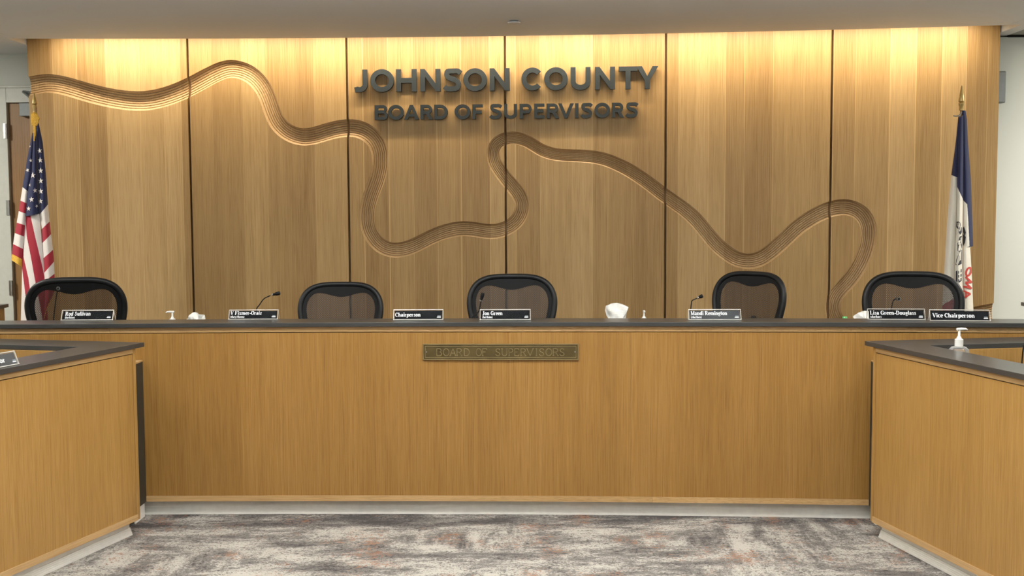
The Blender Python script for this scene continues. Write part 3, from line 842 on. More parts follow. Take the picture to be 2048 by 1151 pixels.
# ------------------------------------------------------------------ chairs
OUT = [(0, 0), (.06, -.0005), (.11, -.003), (.16, -.010), (.20, -.024), (.235, -.046), (.262, -.078), (.280, -.118), (.288, -.165), (.286, -.215), (.276, -.270), (.262, -.325), (.246, -.385), (.226, -.445), (.196, -.505), (.140, -.545), (.07, -.556), (0, -.558)]
INN = [(0, -.103), (.035, -.100), (.07, -.090), (.105, -.080), (.140, -.073), (.172, -.076), (.198, -.092), (.218, -.120), (.229, -.155), (.230, -.195), (.222, -.245), (.210, -.295), (.196, -.345), (.180, -.400), (.155, -.450), (.110, -.482), (.05, -.490), (0, -.490)]
def full(half):
    return half + [(-x, z) for x, z in half[-2:0:-1]]
def resample(pts, n):
    v = [Vector(p) for p in pts] + [Vector(pts[0])]
    d = [0.0]
    for a, b in zip(v, v[1:]): d.append(d[-1] + (b - a).length)
    out = []; k = 0
    for i in range(n):
        s = d[-1] * i / n
        while d[k + 1] < s: k += 1
        out.append(v[k].lerp(v[k + 1], (s - d[k]) / max(1e-9, d[k + 1] - d[k])))
    for it in range(2): out = [(out[i - 1] + out[i] * 2 + out[(i + 1) % n]) / 4 for i in range(n)]
    return out
def chair_parts(root, scale, back_h, seat_z):
    """front of the chair faces local -Y; z from the dais floor; back_h = top of the back"""
    k = scale
    def cv(x, z):                         # concave back, slight recline
        return .215 - .42 * x * x + (z - 0.55) * 0.16
    def pt(q, off=0.0):
        x, z = q[0] * k, back_h + q[1] * k
        return Vector((x, cv(x, z) + off, z))
    n = 120
    fo = resample(full(OUT), n); fi = resample(full(INN), n)
    # pair points by direction from the middle so the flat border joins cleanly
    def byang(pts):
        out = []
        for i in range(n):
            a = PI / 2 - 2 * PI * i / n
            best = None
            c = Vector((0, -.27)); dr_ = Vector((math.cos(a), math.sin(a)))
            for j in range(len(pts)):
                p, q = pts[j] - c, pts[(j + 1) % len(pts)] - c
                e = q - p; den = dr_.x * e.y - dr_.y * e.x
                if abs(den) < 1e-9: continue
                t_ = (p.x * e.y - p.y * e.x) / den; s_ = (p.x * dr_.y - p.y * dr_.x) / den
                if t_ > 0 and -1e-6 <= s_ <= 1 + 1e-6: best = t_
            out.append(c + dr_ * best)
        return out
    fo, fi = byang(fo), byang(fi)
    mid = [a + (Vector((0, -.27)) - a).normalized() * .018 for a in fo]
    obj('back_frame', MB().tube([pt(q * 1.0) for q in mid], .0175 * k, 12, True), FRAMEB, root, smooth=True)
    vs = []
    for q, w_ in zip(mid, fi):
        vs += [pt(q, -.006), pt(w_, -.004), pt(w_, .006), pt(q, .007)]
    fs = []
    for i in range(n):
        j = (i + 1) % n
        for c in range(4): fs.append((4 * i + c, 4 * i + (c + 1) % 4, 4 * j + (c + 1) % 4, 4 * j + c))
    obj('back_border', MB().add(vs, fs), BLACKP, root, smooth=True)
    vs = []; c0 = Vector((0, -.27)); rings = 7
    for r_ in range(rings + 1):
        for q in fi: vs.append(pt(c0.lerp(q, max(r_, .02) / rings), 0))
    fs = [(r_ * n + i, r_ * n + (i + 1) % n, (r_ + 1) * n + (i + 1) % n, (r_ + 1) * n + i) for r_ in range(rings) for i in range(n)]
    obj('back_mesh', MB().add(vs, fs), MESHF, root, smooth=True)
    zb = back_h - .5 * k
    obj('back_support', MB().tube([(0, cv(0, back_h - .28 * k) + .05, back_h - .30 * k), (0, cv(0, zb) + .07, zb + .02), (0, .20, seat_z + .03), (0, .05, seat_z - .05)], [.016, .022, .026, .03], 10)
        .tube([(-.16, cv(.16, zb + .1) + .012, zb + .08), (0, cv(0, zb) + .06, zb + .03), (.16, cv(.16, zb + .1) + .012, zb + .08)], .014, 8), BLACKP, root, smooth=True)
    # seat
    so = resample([(-.20, -.24), (0, -.27), (.20, -.24), (.25, -.10), (.24, .12), (.18, .21), (0, .23), (-.18, .21), (-.24, .12), (-.25, -.10)], 48)
    obj('seat_frame', MB().tube([(q.x, q.y, seat_z - (.03 if q.y < -.15 else 0)) for q in so], .017, 10, True), FRAMEB, root, smooth=True)
    vs = []
    for r_ in range(5):
        for q in so: vs.append((q.x * max(r_, .05) / 4, q.y * max(r_, .05) / 4, seat_z - .02 * (1 - (r_ / 4) ** 2) - (.03 if q.y * r_ / 4 < -.15 else 0)))
    obj('seat_mesh', MB().add(vs, [(r_ * 48 + i, r_ * 48 + (i + 1) % 48, (r_ + 1) * 48 + (i + 1) % 48, (r_ + 1) * 48 + i) for r_ in range(4) for i in range(48)]), BLACKP, root, smooth=True)
    for sx in (-1, 1):
        ar = obj('armrest', MB().tube([(sx * .27, -.16, seat_z + .18), (sx * .285, -.04, seat_z + .19), (sx * .28, .10, seat_z + .18)], [.03, .036, .03], 12, rx=.45), BLACKP, root, smooth=True)
        obj('arm_post', MB().tube([(sx * .28, .03, seat_z + .175), (sx * .285, .05, seat_z + .05), (sx * .20, .03, seat_z - .045)], .014, 8), FRAMEB, ar, smooth=True)
    obj('gas_lift', MB().lathe([(.028, .10), (.028, .24), (.018, .245), (.018, seat_z - .07), (.07, seat_z - .065), (.08, seat_z - .03), (.02, seat_z - .028)], seg=20), STEEL, root, smooth=True)
    for i in range(5):
        a = 2 * PI * i / 5 + .3; ca, sa = math.cos(a), math.sin(a)
        lg = obj('base_leg', MB().tube([(ca * .02, sa * .02, .12), (ca * .18, sa * .18, .098), (ca * .30, sa * .30, .076)], [.026, .020, .014], 8), BLACKP, root, smooth=True)
        m = Matrix.Translation((ca * .30, sa * .30, .030)) @ Matrix.Rotation(a + PI / 2, 4, 'Z') @ Matrix.Rotation(PI / 2, 4, 'Y')
        obj('caster', MB().lathe([(.012, -.024), (.03, -.020), (.03, -.006), (.02, -.004), (.02, .004), (.03, .006), (.03, .020), (.012, .024)], seg=18, mat=m)
            .tube([(ca * .30, sa * .30, .05), (ca * .30, sa * .30, .082)], .006, 6), BLACKP, lg, smooth=True)
GR = 'mesh office chairs behind the long desk'
def place_chair(lab, u, vtop, y, yaw, scale, dx=0):
    p = Py(u, vtop, y)
    bt = p.z - DAIS
    # the reclined back stands about .25 behind the chair centre
    r = Vector((0, .215 + (bt - .55) * .16, 0)); r.rotate(Euler((0, 0, yaw)))
    t = thing('office_chair', lab, 'chair', (p.x - r.x, y - r.y, DAIS), yaw, GR)
    chair_parts(t, scale, bt - .0, bt - .62)
    return t
place_chair('black mesh chair turned backwards to the room below the striped flag', 147.5, 553.5, 7.0, PI + .22, 1.09)
place_chair('black mesh chair second from left, lowest backrest, between two name plates', 683, 562.5, 7.05, 0.0, .955)
place_chair('black mesh chair at the middle of the long desk below the sign', 1023.5, 546.5, 7.0, 0.02, 1.0)
place_chair('black mesh chair turned sideways, its narrow backrest below the carved valley', 1507, 541.5, 7.0, -.80, .955)
place_chair('rightmost black mesh chair with wide backrest below the blue and white flag', 1824, 541.5, 6.95, -.22, 1.07)

# ------------------------------------------------------------------ name plates
def text_mesh(s, size, bold=0.0, dep=0.0006, name='lettering', shear=0.0, sx=1.0):
    cu = bpy.data.curves.new(name, 'FONT'); cu.body = s; cu.size = size; cu.extrude = dep / 2; cu.offset = bold; cu.shear = shear
    cu.resolution_u = 3
    o = bpy.data.objects.new(name, cu)
    me = bpy.data.meshes.new_from_object(o)
    bpy.data.objects.remove(o); bpy.data.curves.remove(cu)
    me.transform(Matrix(((sx, 0, 0, 0), (0, 0, -1, 0), (0, 1, 0, 0), (0, 0, 0, 1))))
    return me
def pen(spec, T=.22, t=.085):
    """bold roman letters drawn with a broad nib: thick uprights, thin levels, slab feet"""
    mb = MB(); x0 = 0.0
    for ch in spec:
        if ch == ' ': x0 += .34; continue
        adv, paths, serifs = ROMAN[ch]
        for pth in paths:
            w = None
            if not isinstance(pth[0], tuple): w, pth = pth[0], pth[1]
            n = len(pth); lf = []; rt = []
            for i in range(n):
                a_, b_ = pth[max(0, i - 1)], pth[min(n - 1, i + 1)]
                if i in (0, n - 1) and math.hypot(pth[0][0] - pth[-1][0], pth[0][1] - pth[-1][1]) < 1e-6: a_, b_ = pth[-2], pth[1]
                dx, dy = b_[0] - a_[0], b_[1] - a_[1]; l = math.hypot(dx, dy) or 1
                hw = (w if w else t + (T - t) * (abs(dy) / l) ** 1.3) / 2
                nx, ny = -dy / l * hw, dx / l * hw
                lf.append((x0 + pth[i][0] + nx, 0, pth[i][1] + ny)); rt.append((x0 + pth[i][0] - nx, 0, pth[i][1] - ny))
            for i in range(n - 1): mb.add([lf[i], lf[i + 1], rt[i + 1], rt[i]], [(3, 2, 1, 0)])
        for (sx_, sy_, hw) in serifs:
            mb.add([(x0 + sx_ - hw, 0, sy_ - .035), (x0 + sx_ + hw, 0, sy_ - .035), (x0 + sx_ + hw, 0, sy_ + .035), (x0 + sx_ - hw, 0, sy_ + .035)], [(0, 1, 2, 3)])
        x0 += adv
    return mb
EL = lambda cx_, cy_, rx, ry: arc(cx_, cy_, rx, ry, 0, 360, 18)
TH, TN = .19, .075
ROMAN = {
 'o': (.64, [EL(.32, .34, .20, .31)], []), 'c': (.55, [arc(.31, .34, .20, .31, 55, 310, 14)], []),
 'e': (.58, [arc(.30, .34, .20, .31, 8, 315, 16), (TN, [(.12, .37), (.50, .37)])], []),
 'd': (.70, [EL(.28, .34, .18, .31), [(.52, 1.0), (.52, 0)]], [(.46, .975, .08), (.58, .03, .08)]),
 'a': (.60, [[(.11, .52), (.18, .63), (.28, .65), (.39, .58), (.41, .48), (.41, .04)], EL(.25, .19, .14, .16)], [(.48, .03, .08)]),
 'n': (.72, [[(.16, .66), (.16, 0)], [(.16, .50), (.27, .63), (.38, .64), (.50, .54), (.53, .42), (.53, 0)]], [(.10, .64, .08), (.16, .03, .15), (.53, .03, .15)]),
 'h': (.72, [[(.16, 1), (.16, 0)], [(.16, .50), (.27, .63), (.38, .64), (.50, .54), (.53, .42), (.53, 0)]], [(.10, .975, .08), (.16, .03, .15), (.53, .03, .15)]),
 'm': (1.06, [[(.16, .66), (.16, 0)], [(.16, .50), (.26, .63), (.36, .63), (.49, .54), (.51, .42), (.51, 0)], [(.51, .50), (.62, .63), (.72, .63), (.84, .54), (.87, .42), (.87, 0)]], [(.10, .64, .08), (.16, .03, .14), (.51, .03, .13), (.87, .03, .14)]),
 'i': (.36, [[(.18, .66), (.18, 0)], [(.18, .82), (.18, .99)]], [(.12, .64, .08), (.18, .03, .15)]),
 'l': (.36, [[(.18, 1), (.18, 0)]], [(.12, .975, .08), (.18, .03, .15)]),
 'u': (.72, [[(.16, .66), (.16, .22), (.22, .07), (.33, .04), (.45, .12), (.53, .22)], [(.53, .66), (.53, 0)]], [(.10, .64, .09), (.47, .64, .09), (.60, .03, .08)]),
 'v': (.62, [(TH, [(.11, .66), (.31, .02)]), (TN, [(.52, .66), (.33, .02)])], [(.12, .64, .13), (.51, .64, .11)]),
 'x': (.62, [(TH, [(.13, .66), (.47, 0)]), (TN, [(.48, .66), (.12, 0)])], [(.13, .64, .12), (.49, .64, .10), (.12, .03, .10), (.48, .03, .13)]),
 'y': (.62, [(TH, [(.11, .66), (.32, .04)]), (TN, [(.52, .66), (.26, -.20), (.12, -.22)])], [(.12, .64, .13), (.51, .64, .11)]),
 'z': (.56, [(.09, [(.08, .61), (.48, .61)]), (TH, [(.41, .60), (.14, .06)]), (.09, [(.08, .05), (.50, .05)])], []),
 'r': (.52, [[(.16, .66), (.16, 0)], (.12, [(.16, .46), (.27, .60), (.42, .60)])], [(.10, .64, .08), (.16, .03, .15)]),
 's': (.50, [(.12, [(.40, .50), (.34, .62), (.22, .63), (.12, .54), (.16, .43), (.36, .27), (.40, .15), (.30, .05), (.18, .05), (.08, .18)])], []),
 't': (.44, [[(.19, .88), (.19, .14), (.26, .05), (.39, .09)], (.08, [(.04, .63), (.38, .63)])], []),
 'p': (.70, [[(.16, .66), (.16, -.25)], EL(.40, .34, .18, .31)], [(.10, .64, .08), (.16, -.24, .15)]),
 'g': (.60, [EL(.28, .43, .16, .21), (.10, [(.20, .20), (.13, .11), (.24, .05), (.42, .03), (.50, -.08), (.38, -.21), (.18, -.21), (.08, -.12), (.16, .0)]), (.09, [(.42, .58), (.56, .64)])], []),
 'C': (.80, [arc(.43, .5, .31, .46, 52, 308, 18), (.08, [(.70, .96), (.70, .68)])], []),
 'D': (.88, [[(.20, 1), (.20, 0)], [(.20, .965)] + arc(.34, .5, .37, .465, 90, -90, 12) + [(.20, .035)]], [(.14, .97, .13), (.14, .03, .13)]),
 'F': (.76, [[(.20, 1), (.20, 0)], (.08, [(.2, .96), (.68, .96)]), (.07, [(.67, .98), (.67, .72)]), (.08, [(.2, .5), (.50, .5)]), (.06, [(.50, .62), (.50, .38)])], [(.20, .03, .19), (.12, .97, .10)]),
 'G': (.88, [arc(.43, .5, .31, .46, 52, 318, 18), (.08, [(.70, .96), (.70, .68)]), [(.67, .42), (.67, .04)]], [(.66, .43, .17)]),
 'J': (.60, [[(.38, 1), (.38, .16), (.30, .0), (.16, .0), (.12, .12)]], [(.38, .97, .19)]),
 'L': (.76, [[(.20, 1), (.20, 0)], (.08, [(.2, .04), (.68, .04)]), (.07, [(.68, .02), (.68, .30)])], [(.20, .97, .19), (.12, .03, .1)]),
 'M': (1.10, [(TN, [(.18, 1), (.18, 0)]), (TH, [(.20, 1), (.50, .08)]), (TN, [(.86, 1), (.54, .08)]), [(.88, 1), (.88, 0)]], [(.14, .97, .13), (.18, .03, .15), (.88, .03, .18), (.94, .97, .13)]),
 'O': (.88, [EL(.44, .5, .32, .46)], []),
 'R': (.88, [[(.20, 1), (.20, 0)], [(.20, .965)] + arc(.40, .735, .23, .23, 90, -90, 10) + [(.20, .50)], (TH, [(.42, .50), (.70, .02)])], [(.20, .03, .19), (.14, .97, .13), (.76, .03, .11)]),
 'S': (.68, [(.15, [(.54, .74), (.48, .90), (.32, .95), (.16, .86), (.14, .70), (.30, .57), (.50, .43), (.55, .26), (.44, .09), (.28, .05), (.12, .18), (.10, .30)])], []),
 'V': (.82, [(TH, [(.13, 1), (.41, .02)]), (TN, [(.70, 1), (.44, .02)])], [(.14, .97, .16), (.69, .97, .12)]),
 '(': (.32, [(.11, arc(.40, .38, .26, .62, 130, 230, 8))], []), ')': (.32, [(.11, arc(-.08, .38, .26, .62, -50, 50, 8))], []),
 '/': (.36, [(.10, [(.06, -.05), (.30, 1.0)])], []), '-': (.40, [(.15, [(.05, .33), (.35, .33)])], []),
}
def nameplate(lab, loc, yaw, w, h, title, sub, faded=False, tw=None, tx=.012):
    t = thing('name_plate', lab, 'name plate', loc, yaw, 'name plates on the counters')
    th = .0022; d = .050; lean = math.atan2(d / 2, h)
    Rf = Matrix.Translation((0, 0, 0)) @ Matrix.Rotation(-lean, 4, 'X')
    Rb = Matrix.Translation((0, d, 0)) @ Matrix.Rotation(lean, 4, 'X')
    hs = h / math.cos(lean)
    a = MB().box(-w/2, w/2, -th/2, th/2, 0.0008, hs, mat=Rf)
    hd = obj('holder', a, ACRYL, t)
    obj('back_pane', MB().box(-w/2, w/2, -th/2, th/2, 0.0008, hs - .001, mat=Rb), ACRYL, hd)
    e = MB()  # light strips standing in for the gleam on the holder's edges
    e.box(-w/2 - .001, w/2 + .001, -th, th, hs - .0028, hs + .0008, mat=Rf).box(-w/2 - .002, w/2 + .002, -th - .001, th + .001, 0.001, .0042, mat=Rf)
    for sx in (-1, 1): e.box(sx * w/2 - .0012, sx * w/2 + .0012, -th, th, 0.001, hs, mat=Rf).box(sx * w/2 - .001, sx * w/2 + .001, -th, th, 0.001, hs, mat=Rb)
    obj('holder_edge_shine', e, ACSHINE, hd)
    mg = .0055
    obj('insert', MB().box(-w/2 + mg, w/2 - mg, th * .8, th * .8 + .0006, .006, hs - .0065, mat=Rf), INSERTG if faded else INSERT, t)
    yy = -th * .5 - .0008
    def put(me, x, z, m):
        me.transform(Rf @ Matrix.Translation((x, yy, z)))
        return obj('lettering', me, m, t, fix=False)
    two = sub is not None
    def line(txt, cap, x, z, width=None):
        pm = pen(txt); wd = max(v[0] for v in pm.v) - min(v[0] for v in pm.v)
        kx = width / wd if width else cap
        pm.v = [tuple(Rf @ Vector((x + v[0] * kx, yy, z + v[2] * cap))) for v in pm.v]
        obj('lettering', pm, INKW, t, fix=False)
    line(title, .0230, -w/2 + tx, .0285 if two else .0200, tw)
    if two: line(sub, .0130, -w/2 + tx, .0110)
    lg = MB().box(w/2 - .032, w/2 - .012, yy - .0003, yy + .0003, .0135, .0185, mat=Rf)
    lg.box(w/2 - .0345, w/2 - .0305, yy - .0003, yy + .0003, .0145, .0165, mat=Rf)
    obj('logo_bar', lg, INKW, t)
    obj('logo_block', MB().box(w/2 - .031, w/2 - .013, yy - .0003, yy + .0003, .020, .025, mat=Rf), INKG, t)
    return t
def np(lab, u0, u1, vb, title, sub, yaw=None, tu=None, **k):
    a = Pz((u0 + u1) / 2, vb, 1.0705)
    w = (u1 - u0) * a.y / FPX * 1.004
    k['tw'] = (tu[1] - tu[0]) * a.y / FPX; k['tx'] = (tu[0] - u0) * a.y / FPX
    h = k.pop('h', .0575)
    nameplate(lab, tuple(a), math.atan(dyd(a.x)) if yaw is None else yaw, w, h, title, sub, **k)
np('black two line name plate in front of the chair that faces away', 122, 225, 640.3, 'Rod Sullivan', '(he/him)', 0.0, (129, 180), h=.056)
np('black two line name plate left of the second chair, below a gooseneck microphone', 457, 555, 638.8, 'V Fixmer-Oraiz', '(they/them)', 0.0, (460, 523), h=.053)
np('black name plate reading Chairperson on the long counter', 787, 886, 639.6, 'Chairperson', None, 0.0, (790, 841), h=.056)
np('black two line name plate in front of the middle chair', 960, 1061, 639.6, 'Jon Green', '(he/him)', 0.0, (964.5, 1005), h=.0565)
np('faded grey black name plate beside the sideways chair', 1378, 1482, 639.8, 'Mandi Remington', '(she/her)', -.03, (1382, 1455), faded=True, h=.0565)
np('black two line name plate in front of the rightmost chair', 1738, 1849, 639.2, 'Lisa Green-Douglass', '(she/her)', -.10, (1742, 1832), h=.0575)
np('black name plate reading Vice Chairperson near the flag on the right', 1863, 1978, 641.8, 'Vice Chairperson', None, -.15, (1868, 1949), h=.0585)
a = Pz(-8, 741, 1.0)
a = Vector(TL.matrix_world @ Vector((0, 0, 0)))
q = Pz(38, 728, 1.0005)
dl = Vector((math.cos(AL), math.sin(AL), 0))
w8 = .30
pc = q + dl * (w8 / 2)
nameplate('black name plate on the left side desk, cut by the picture edge', (pc.x, pc.y, 1.0005), AL + PI, w8, .060, 'Director', None, tw=.135, tx=.09)

# ------------------------------------------------------------------ gooseneck microphones
def mic(lab, y, path, head, ring_r=.0062, base_u=None, zs=.90, bent=0.0, dy=None, rim=False):
    """path: stem pixels bottom to top, head: pixels of capsule start and end"""
    pts = [Py(u, v, y) for u, v in path]
    b = Vector((pts[0].x if base_u is None else Py(base_u, 640, y).x, y, zs))
    t = thing('microphone', lab, 'microphone', b, 0, 'gooseneck microphones')
    L_ = lambda p: Vector(p) - b
    obj('base', MB().lathe([(.001, 0), (.048, 0), (.052, .006), (.048, .018), (.022, .026), (.010, .05), (.001, .052)], seg=24), BLACKP, t, smooth=True)
    P0 = [Vector((0, 0, .045)), (L_(pts[0]) * .5 + Vector((0, 0, .03)))] + [L_(p) for p in pts]
    P1 = catmull(P0, 6)
    obj('gooseneck', MB().tube(P1, .0032, 8), BLACKP, t, smooth=True)
    h0, h1 = Py(*head[0], y), Py(*head[1], y if dy is None else y + dy)
    d = (h1 - h0).normalized()
    hd = obj('head', MB().tube([L_(h0), L_(h0) + d * .008, L_(h0.lerp(h1, .35)), L_(h0.lerp(h1, .5)), L_(h1) - d * .003, L_(h1)], [.0058, .0072, .0078, .0108, .0108, .0085], 16), BLACKP, t, smooth=True)
    obj('ring', MB().tube([L_(h0) - d * .002, L_(h0) + d * .004], .0082, 16), STEEL, hd, smooth=True)
    if rim: obj('front_rim', MB().tube([L_(h1) + Vector((.0088 * math.cos(2*PI*i/20), -.001, .0088 * math.sin(2*PI*i/20))) for i in range(20)], .0022, 6, True), STEEL, hd, smooth=True)
    return t
mic('thin microphone pointing at the viewer before the turned around chair', 6.42, [(107, 640), (110, 612), (113, 590), (115.5, 580)], [(116, 578), (116.5, 576.5)], dy=-.05, rim=True)
mic('black gooseneck microphone reaching right, left of the second chair', 6.40, [(513, 619), (519, 609), (528, 597), (541, 590.5)], [(545, 589), (560, 585.5)])
mic('black gooseneck microphone standing nearly upright before the middle chair', 6.40, [(943, 636.5), (957, 623), (960, 612), (961.5, 603)], [(962, 601), (966, 585)])
mic('black gooseneck microphone beside the sideways chair', 6.30, [(1381.5, 619), (1383, 606), (1384.5, 600.5), (1394, 596)], [(1396, 595), (1405.5, 591)])
mic('black gooseneck microphone before the rightmost chair, its head facing the viewer', 6.25, [(1783, 618), (1785, 606), (1788, 599), (1793, 597)], [(1795, 596.5), (1797.5, 597.5)], dy=-.045, rim=True)
p = Py(2041, 723, 5.02)
mic('black gooseneck microphone base on the right side desk at the picture edge', 5.0, [(2046, 700), (2051, 685), (2062, 668), (2080, 655)], [(2084, 653), (2098, 647)], base_u=2043, zs=.7705)

# ------------------------------------------------------------------ pump bottles
def pump(lab, u, vtop, y, zs, size, nang, k=1.0):
    p = Py(u, vtop, y); H_ = p.z - zs
    t = thing('pump_bottle', lab, 'bottle', (p.x, y, zs), nang, 'hand sanitizer pump bottles')
    R_ = size / 2; hb = H_ - .088 * k
    obj('bottle', MB().lathe([(.001, 0), (R_ * .94, .0), (R_, .006), (R_, hb - .03), (R_ * .96, hb - .016), (R_ * .72, hb - .004), (.018 * k, hb), (.001, hb)], seg=36), BOTTLE, t, smooth=True)
    obj('collar', MB().lathe([(.001, hb - .001), (.0195 * k, hb), (.0195 * k, hb + .033 * k), (.016 * k, hb + .036 * k), (.001, hb + .036 * k)], seg=24), PUMPW, t, smooth=True)
    st = obj('pump_stem', MB().lathe([(.001, hb + .034 * k), (.013 * k, hb + .036 * k), (.009 * k, hb + .046 * k), (.0058 * k, hb + .05 * k), (.0058 * k, H_ - .010 * k), (.001, H_ - .010 * k)], seg=16), PUMPW, t, smooth=True)
    obj('nozzle', MB().tube([(-.012 * k, 0, H_ - .006 * k), (.012 * k, 0, H_ - .005 * k), (.034 * k, 0, H_ - .0055 * k), (.042 * k, 0, H_ - .010 * k)], [.0065 * k, .0075 * k, .005 * k, .0042 * k], 12), PUMPW, st, smooth=True)
    return t
pump('white pump top rising behind the counter at the left, near the low tissue', 344.5, 621.5, 6.40, .9005, .062, PI + .3, .85)
pump('white pump top rising behind the counter right of the tall tissue', 1288, 620, 6.35, .9005, .062, -PI / 2, .85)
pump('clear hand sanitizer bottle with white pump standing on the right side desk', 1918.5, 655.5, 5.30, .7705, .096, .15, 1.0)

# ------------------------------------------------------------------ tissues
def tissue(lab, y, outline, zs=.90, seed=1):
    us = [p_[0] for p_ in outline]
    um = sum(us) / len(us)
    c = Py(um, 640, y)
    t = thing('tissue_box', lab, 'tissue box', (c.x, y, zs + .0005), 0, 'tissue boxes behind the counter')
    ztop = min(c.z - .02, 1.03) - zs
    ztop = .125
    obj('box', MB().box(-.058, .058, -.058, .058, 0, ztop), TBOX, t, bevel=.003)
    rnd = random.Random(seed)
    pts = [Py(u, v, y) - t.location for u, v in outline]          # silhouette from left to right
    n = len(pts); rows = 9; lay = []
    vs = []; cols = 36
    for j in range(2 * cols):
        f = j / (2 * cols) * 2
        s_ = f if f <= 1 else 2 - f
        side = -1 if f <= 1 else 1
        x = s_ * (n - 1); i = min(int(x), n - 2); q = pts[i].lerp(pts[i + 1], x - i)
        fold = math.sin(s_ * 17 + seed * 2.1) * .012 + math.sin(s_ * 31 + seed) * .006
        thick = .030 * math.sin(PI * min(1, max(0, s_))) * side
        for r_ in range(rows + 1):
            g = r_ / rows
            px = q.x * (.30 + .70 * g ** .75); pz = ztop - .004 + (q.z - ztop + .004) * g
            py = (thick * (1 - .75 * g ** 2) + fold * g * 1.2 + .006 * math.sin(9 * g + s_ * 13)) 
            vs.append((px, py, pz))
    m = rows + 1; fs = []
    for j in range(2 * cols):
        l = (j + 1) % (2 * cols)
        for r_ in range(rows): fs.append((j * m + r_, l * m + r_, l * m + r_ + 1, j * m + r_ + 1))
    obj('tissue', MB().add(vs, fs), TISSUE, t, smooth=False)
tissue('low white tissue peeking above the counter below the first panel seam', 6.45, [(371, 640), (374, 637), (380, 630), (385, 624.5), (391, 624.5), (399, 626.5), (406, 629), (409, 633), (411.5, 640)], seed=3)
tissue('tallest white tissue standing up above the counter between the middle chair and sideways chair', 6.40, [(1219, 640), (1213, 631), (1210.5, 621), (1212, 611), (1221, 607), (1234, 605.5), (1245, 608), (1256, 613), (1255, 622), (1251, 640)], seed=5)
tissue('low white tissue peeking above the counter left of the rightmost chair', 6.30, [(1705, 640), (1707, 634), (1716, 625), (1723, 622), (1735, 621.5), (1746, 624), (1752, 640)], seed=8)

# small green cap peeking over the counter
p = Py(1689.5, 632.3, 6.30)
t = thing('small_bottle', 'small bottle with green cap barely peeking over the counter beside the rightmost tissue', 'bottle', (p.x, 6.30, .9005))
hh = p.z - .9005
obj('bottle', MB().lathe([(.001, 0), (.027, .001), (.028, hh - .055), (.022, hh - .03), (.012, hh - .016), (.001, hh - .016)], seg=24), BOTTLE, t, smooth=True)
obj('cap', MB().lathe([(.001, hh - .017), (.0145, hh - .016), (.0145, hh - .003), (.012, hh), (.001, hh)], seg=24), GREENC, t, smooth=True)

# ------------------------------------------------------------------ flags
class Fold:
    """one hanging pleat: edges traced top to bottom, bulging towards the room"""
    def __init__(s, L, R, y, bulge, wave=0.0):
        s.L = [(v, u) for u, v in L]; s.R = [(v, u) for u, v in R]; s.y = y; s.b = bulge; s.w = wave
    def at(s, a, v, off=0.0):
        u = interp(s.L, v) * (1 - a) + interp(s.R, v) * a
        k = interp([(v0, x) for v0, x in ((s.L[0][0], .25), (s.L[0][0] + 160, 1.0))], v)
        y = s.y - s.b * k * math.sin(PI * (.06 + .88 * a)) + s.w * k * math.sin(a * 9 + v * .01) - off
        return Py(u, v, y)
    def band(s, mb, top, bot, mi, cols=14, rows=None):
        n = rows or max(2, int(abs(bot[0] - top[0]) / 12) + 1)
        vs = []
        for r_ in range(n + 1):
            for c in range(cols + 1):
                a = c / cols
                v0 = top[0] * (1 - a) + top[1] * a; v1 = bot[0] * (1 - a) + bot[1] * a
                vs.append(s.at(a, v0 + (v1 - v0) * r_ / n))
        fs = [(r_ * (cols + 1) + c, r_ * (cols + 1) + c + 1, (r_ + 1) * (cols + 1) + c + 1, (r_ + 1) * (cols + 1) + c) for r_ in range(n) for c in range(cols)]
        mb.add(vs, fs, mi)
    def grid(s, mb, v0, v1, fn, cols=36, rows=110):
        vs = []; fs = []; ms = []
        for r_ in range(rows + 1):
            for c in range(cols + 1): vs.append(s.at(c / cols, v0 + (v1 - v0) * r_ / rows))
        o = len(mb.v); mb.v += [tuple(p) for p in vs]
        for r_ in range(rows):
            for c in range(cols):
                mb.f.append([o + r_ * (cols + 1) + c, o + r_ * (cols + 1) + c + 1, o + (r_ + 1) * (cols + 1) + c + 1, o + (r_ + 1) * (cols + 1) + c])
                mb.m.append(fn((c + .5) / cols, v0 + (v1 - v0) * (r_ + .5) / rows))
    def poly(s, mb, pts, mi, off=.004):
        vs = []
        for (u, v) in pts:
            l, r_ = interp(s.L, v), interp(s.R, v)
            a = min(.995, max(.005, (u - l) / max(1e-6, r_ - l)))
            vs.append(s.at(a, v, off))
        mb.add(vs, [list(range(len(vs)))], mi)
    def star(s, mb, u, v, r, mi, rot=0.0):
        pts = []
        for i in range(10):
            rr = r if i % 2 == 0 else r * .40
            a = PI / 2 + rot + PI * i / 5
            pts.append((u + rr * .86 * math.cos(a), v - rr * math.sin(a)))
        cx_ = (u, v); 
        for i in range(10):
            s.poly(mb, [cx_, pts[i], pts[(i + 1) % 10]], mi, .005)
def q1(x, y): return (x / 2.398, 180 + y / 2.398)
YF = 7.75
p = Py(71, 640, YF)
fl = thing('flag', 'red white and blue striped flag with gold fringe on a gold tipped pole at left', 'flag', (p.x, YF + .02, DAIS))
def fobj(name, mb, m, par, **k):
    o = obj(name, mb, m, par, **k); o.location = -Vector(par.location) if par.type == 'EMPTY' else (0, 0, 0); return o
top = Py(70.5, 215, YF + .02); tip = Py(67.3, 184.5, YF + .02)
ff = fl.location
fobj('pole', MB().tube([(ff.x, ff.y, DAIS + .03), (top.x, top.y, top.z)], .0125, 14), POLE, fl, smooth=True)
base = MB().lathe([(.001, 0), (.17, 0), (.175, .012), (.15, .03), (.05, .05), (.03, .10), (.02, .12), (.001, .12)], seg=32)
obj('stand', base, BRASSF, fl, smooth=True)
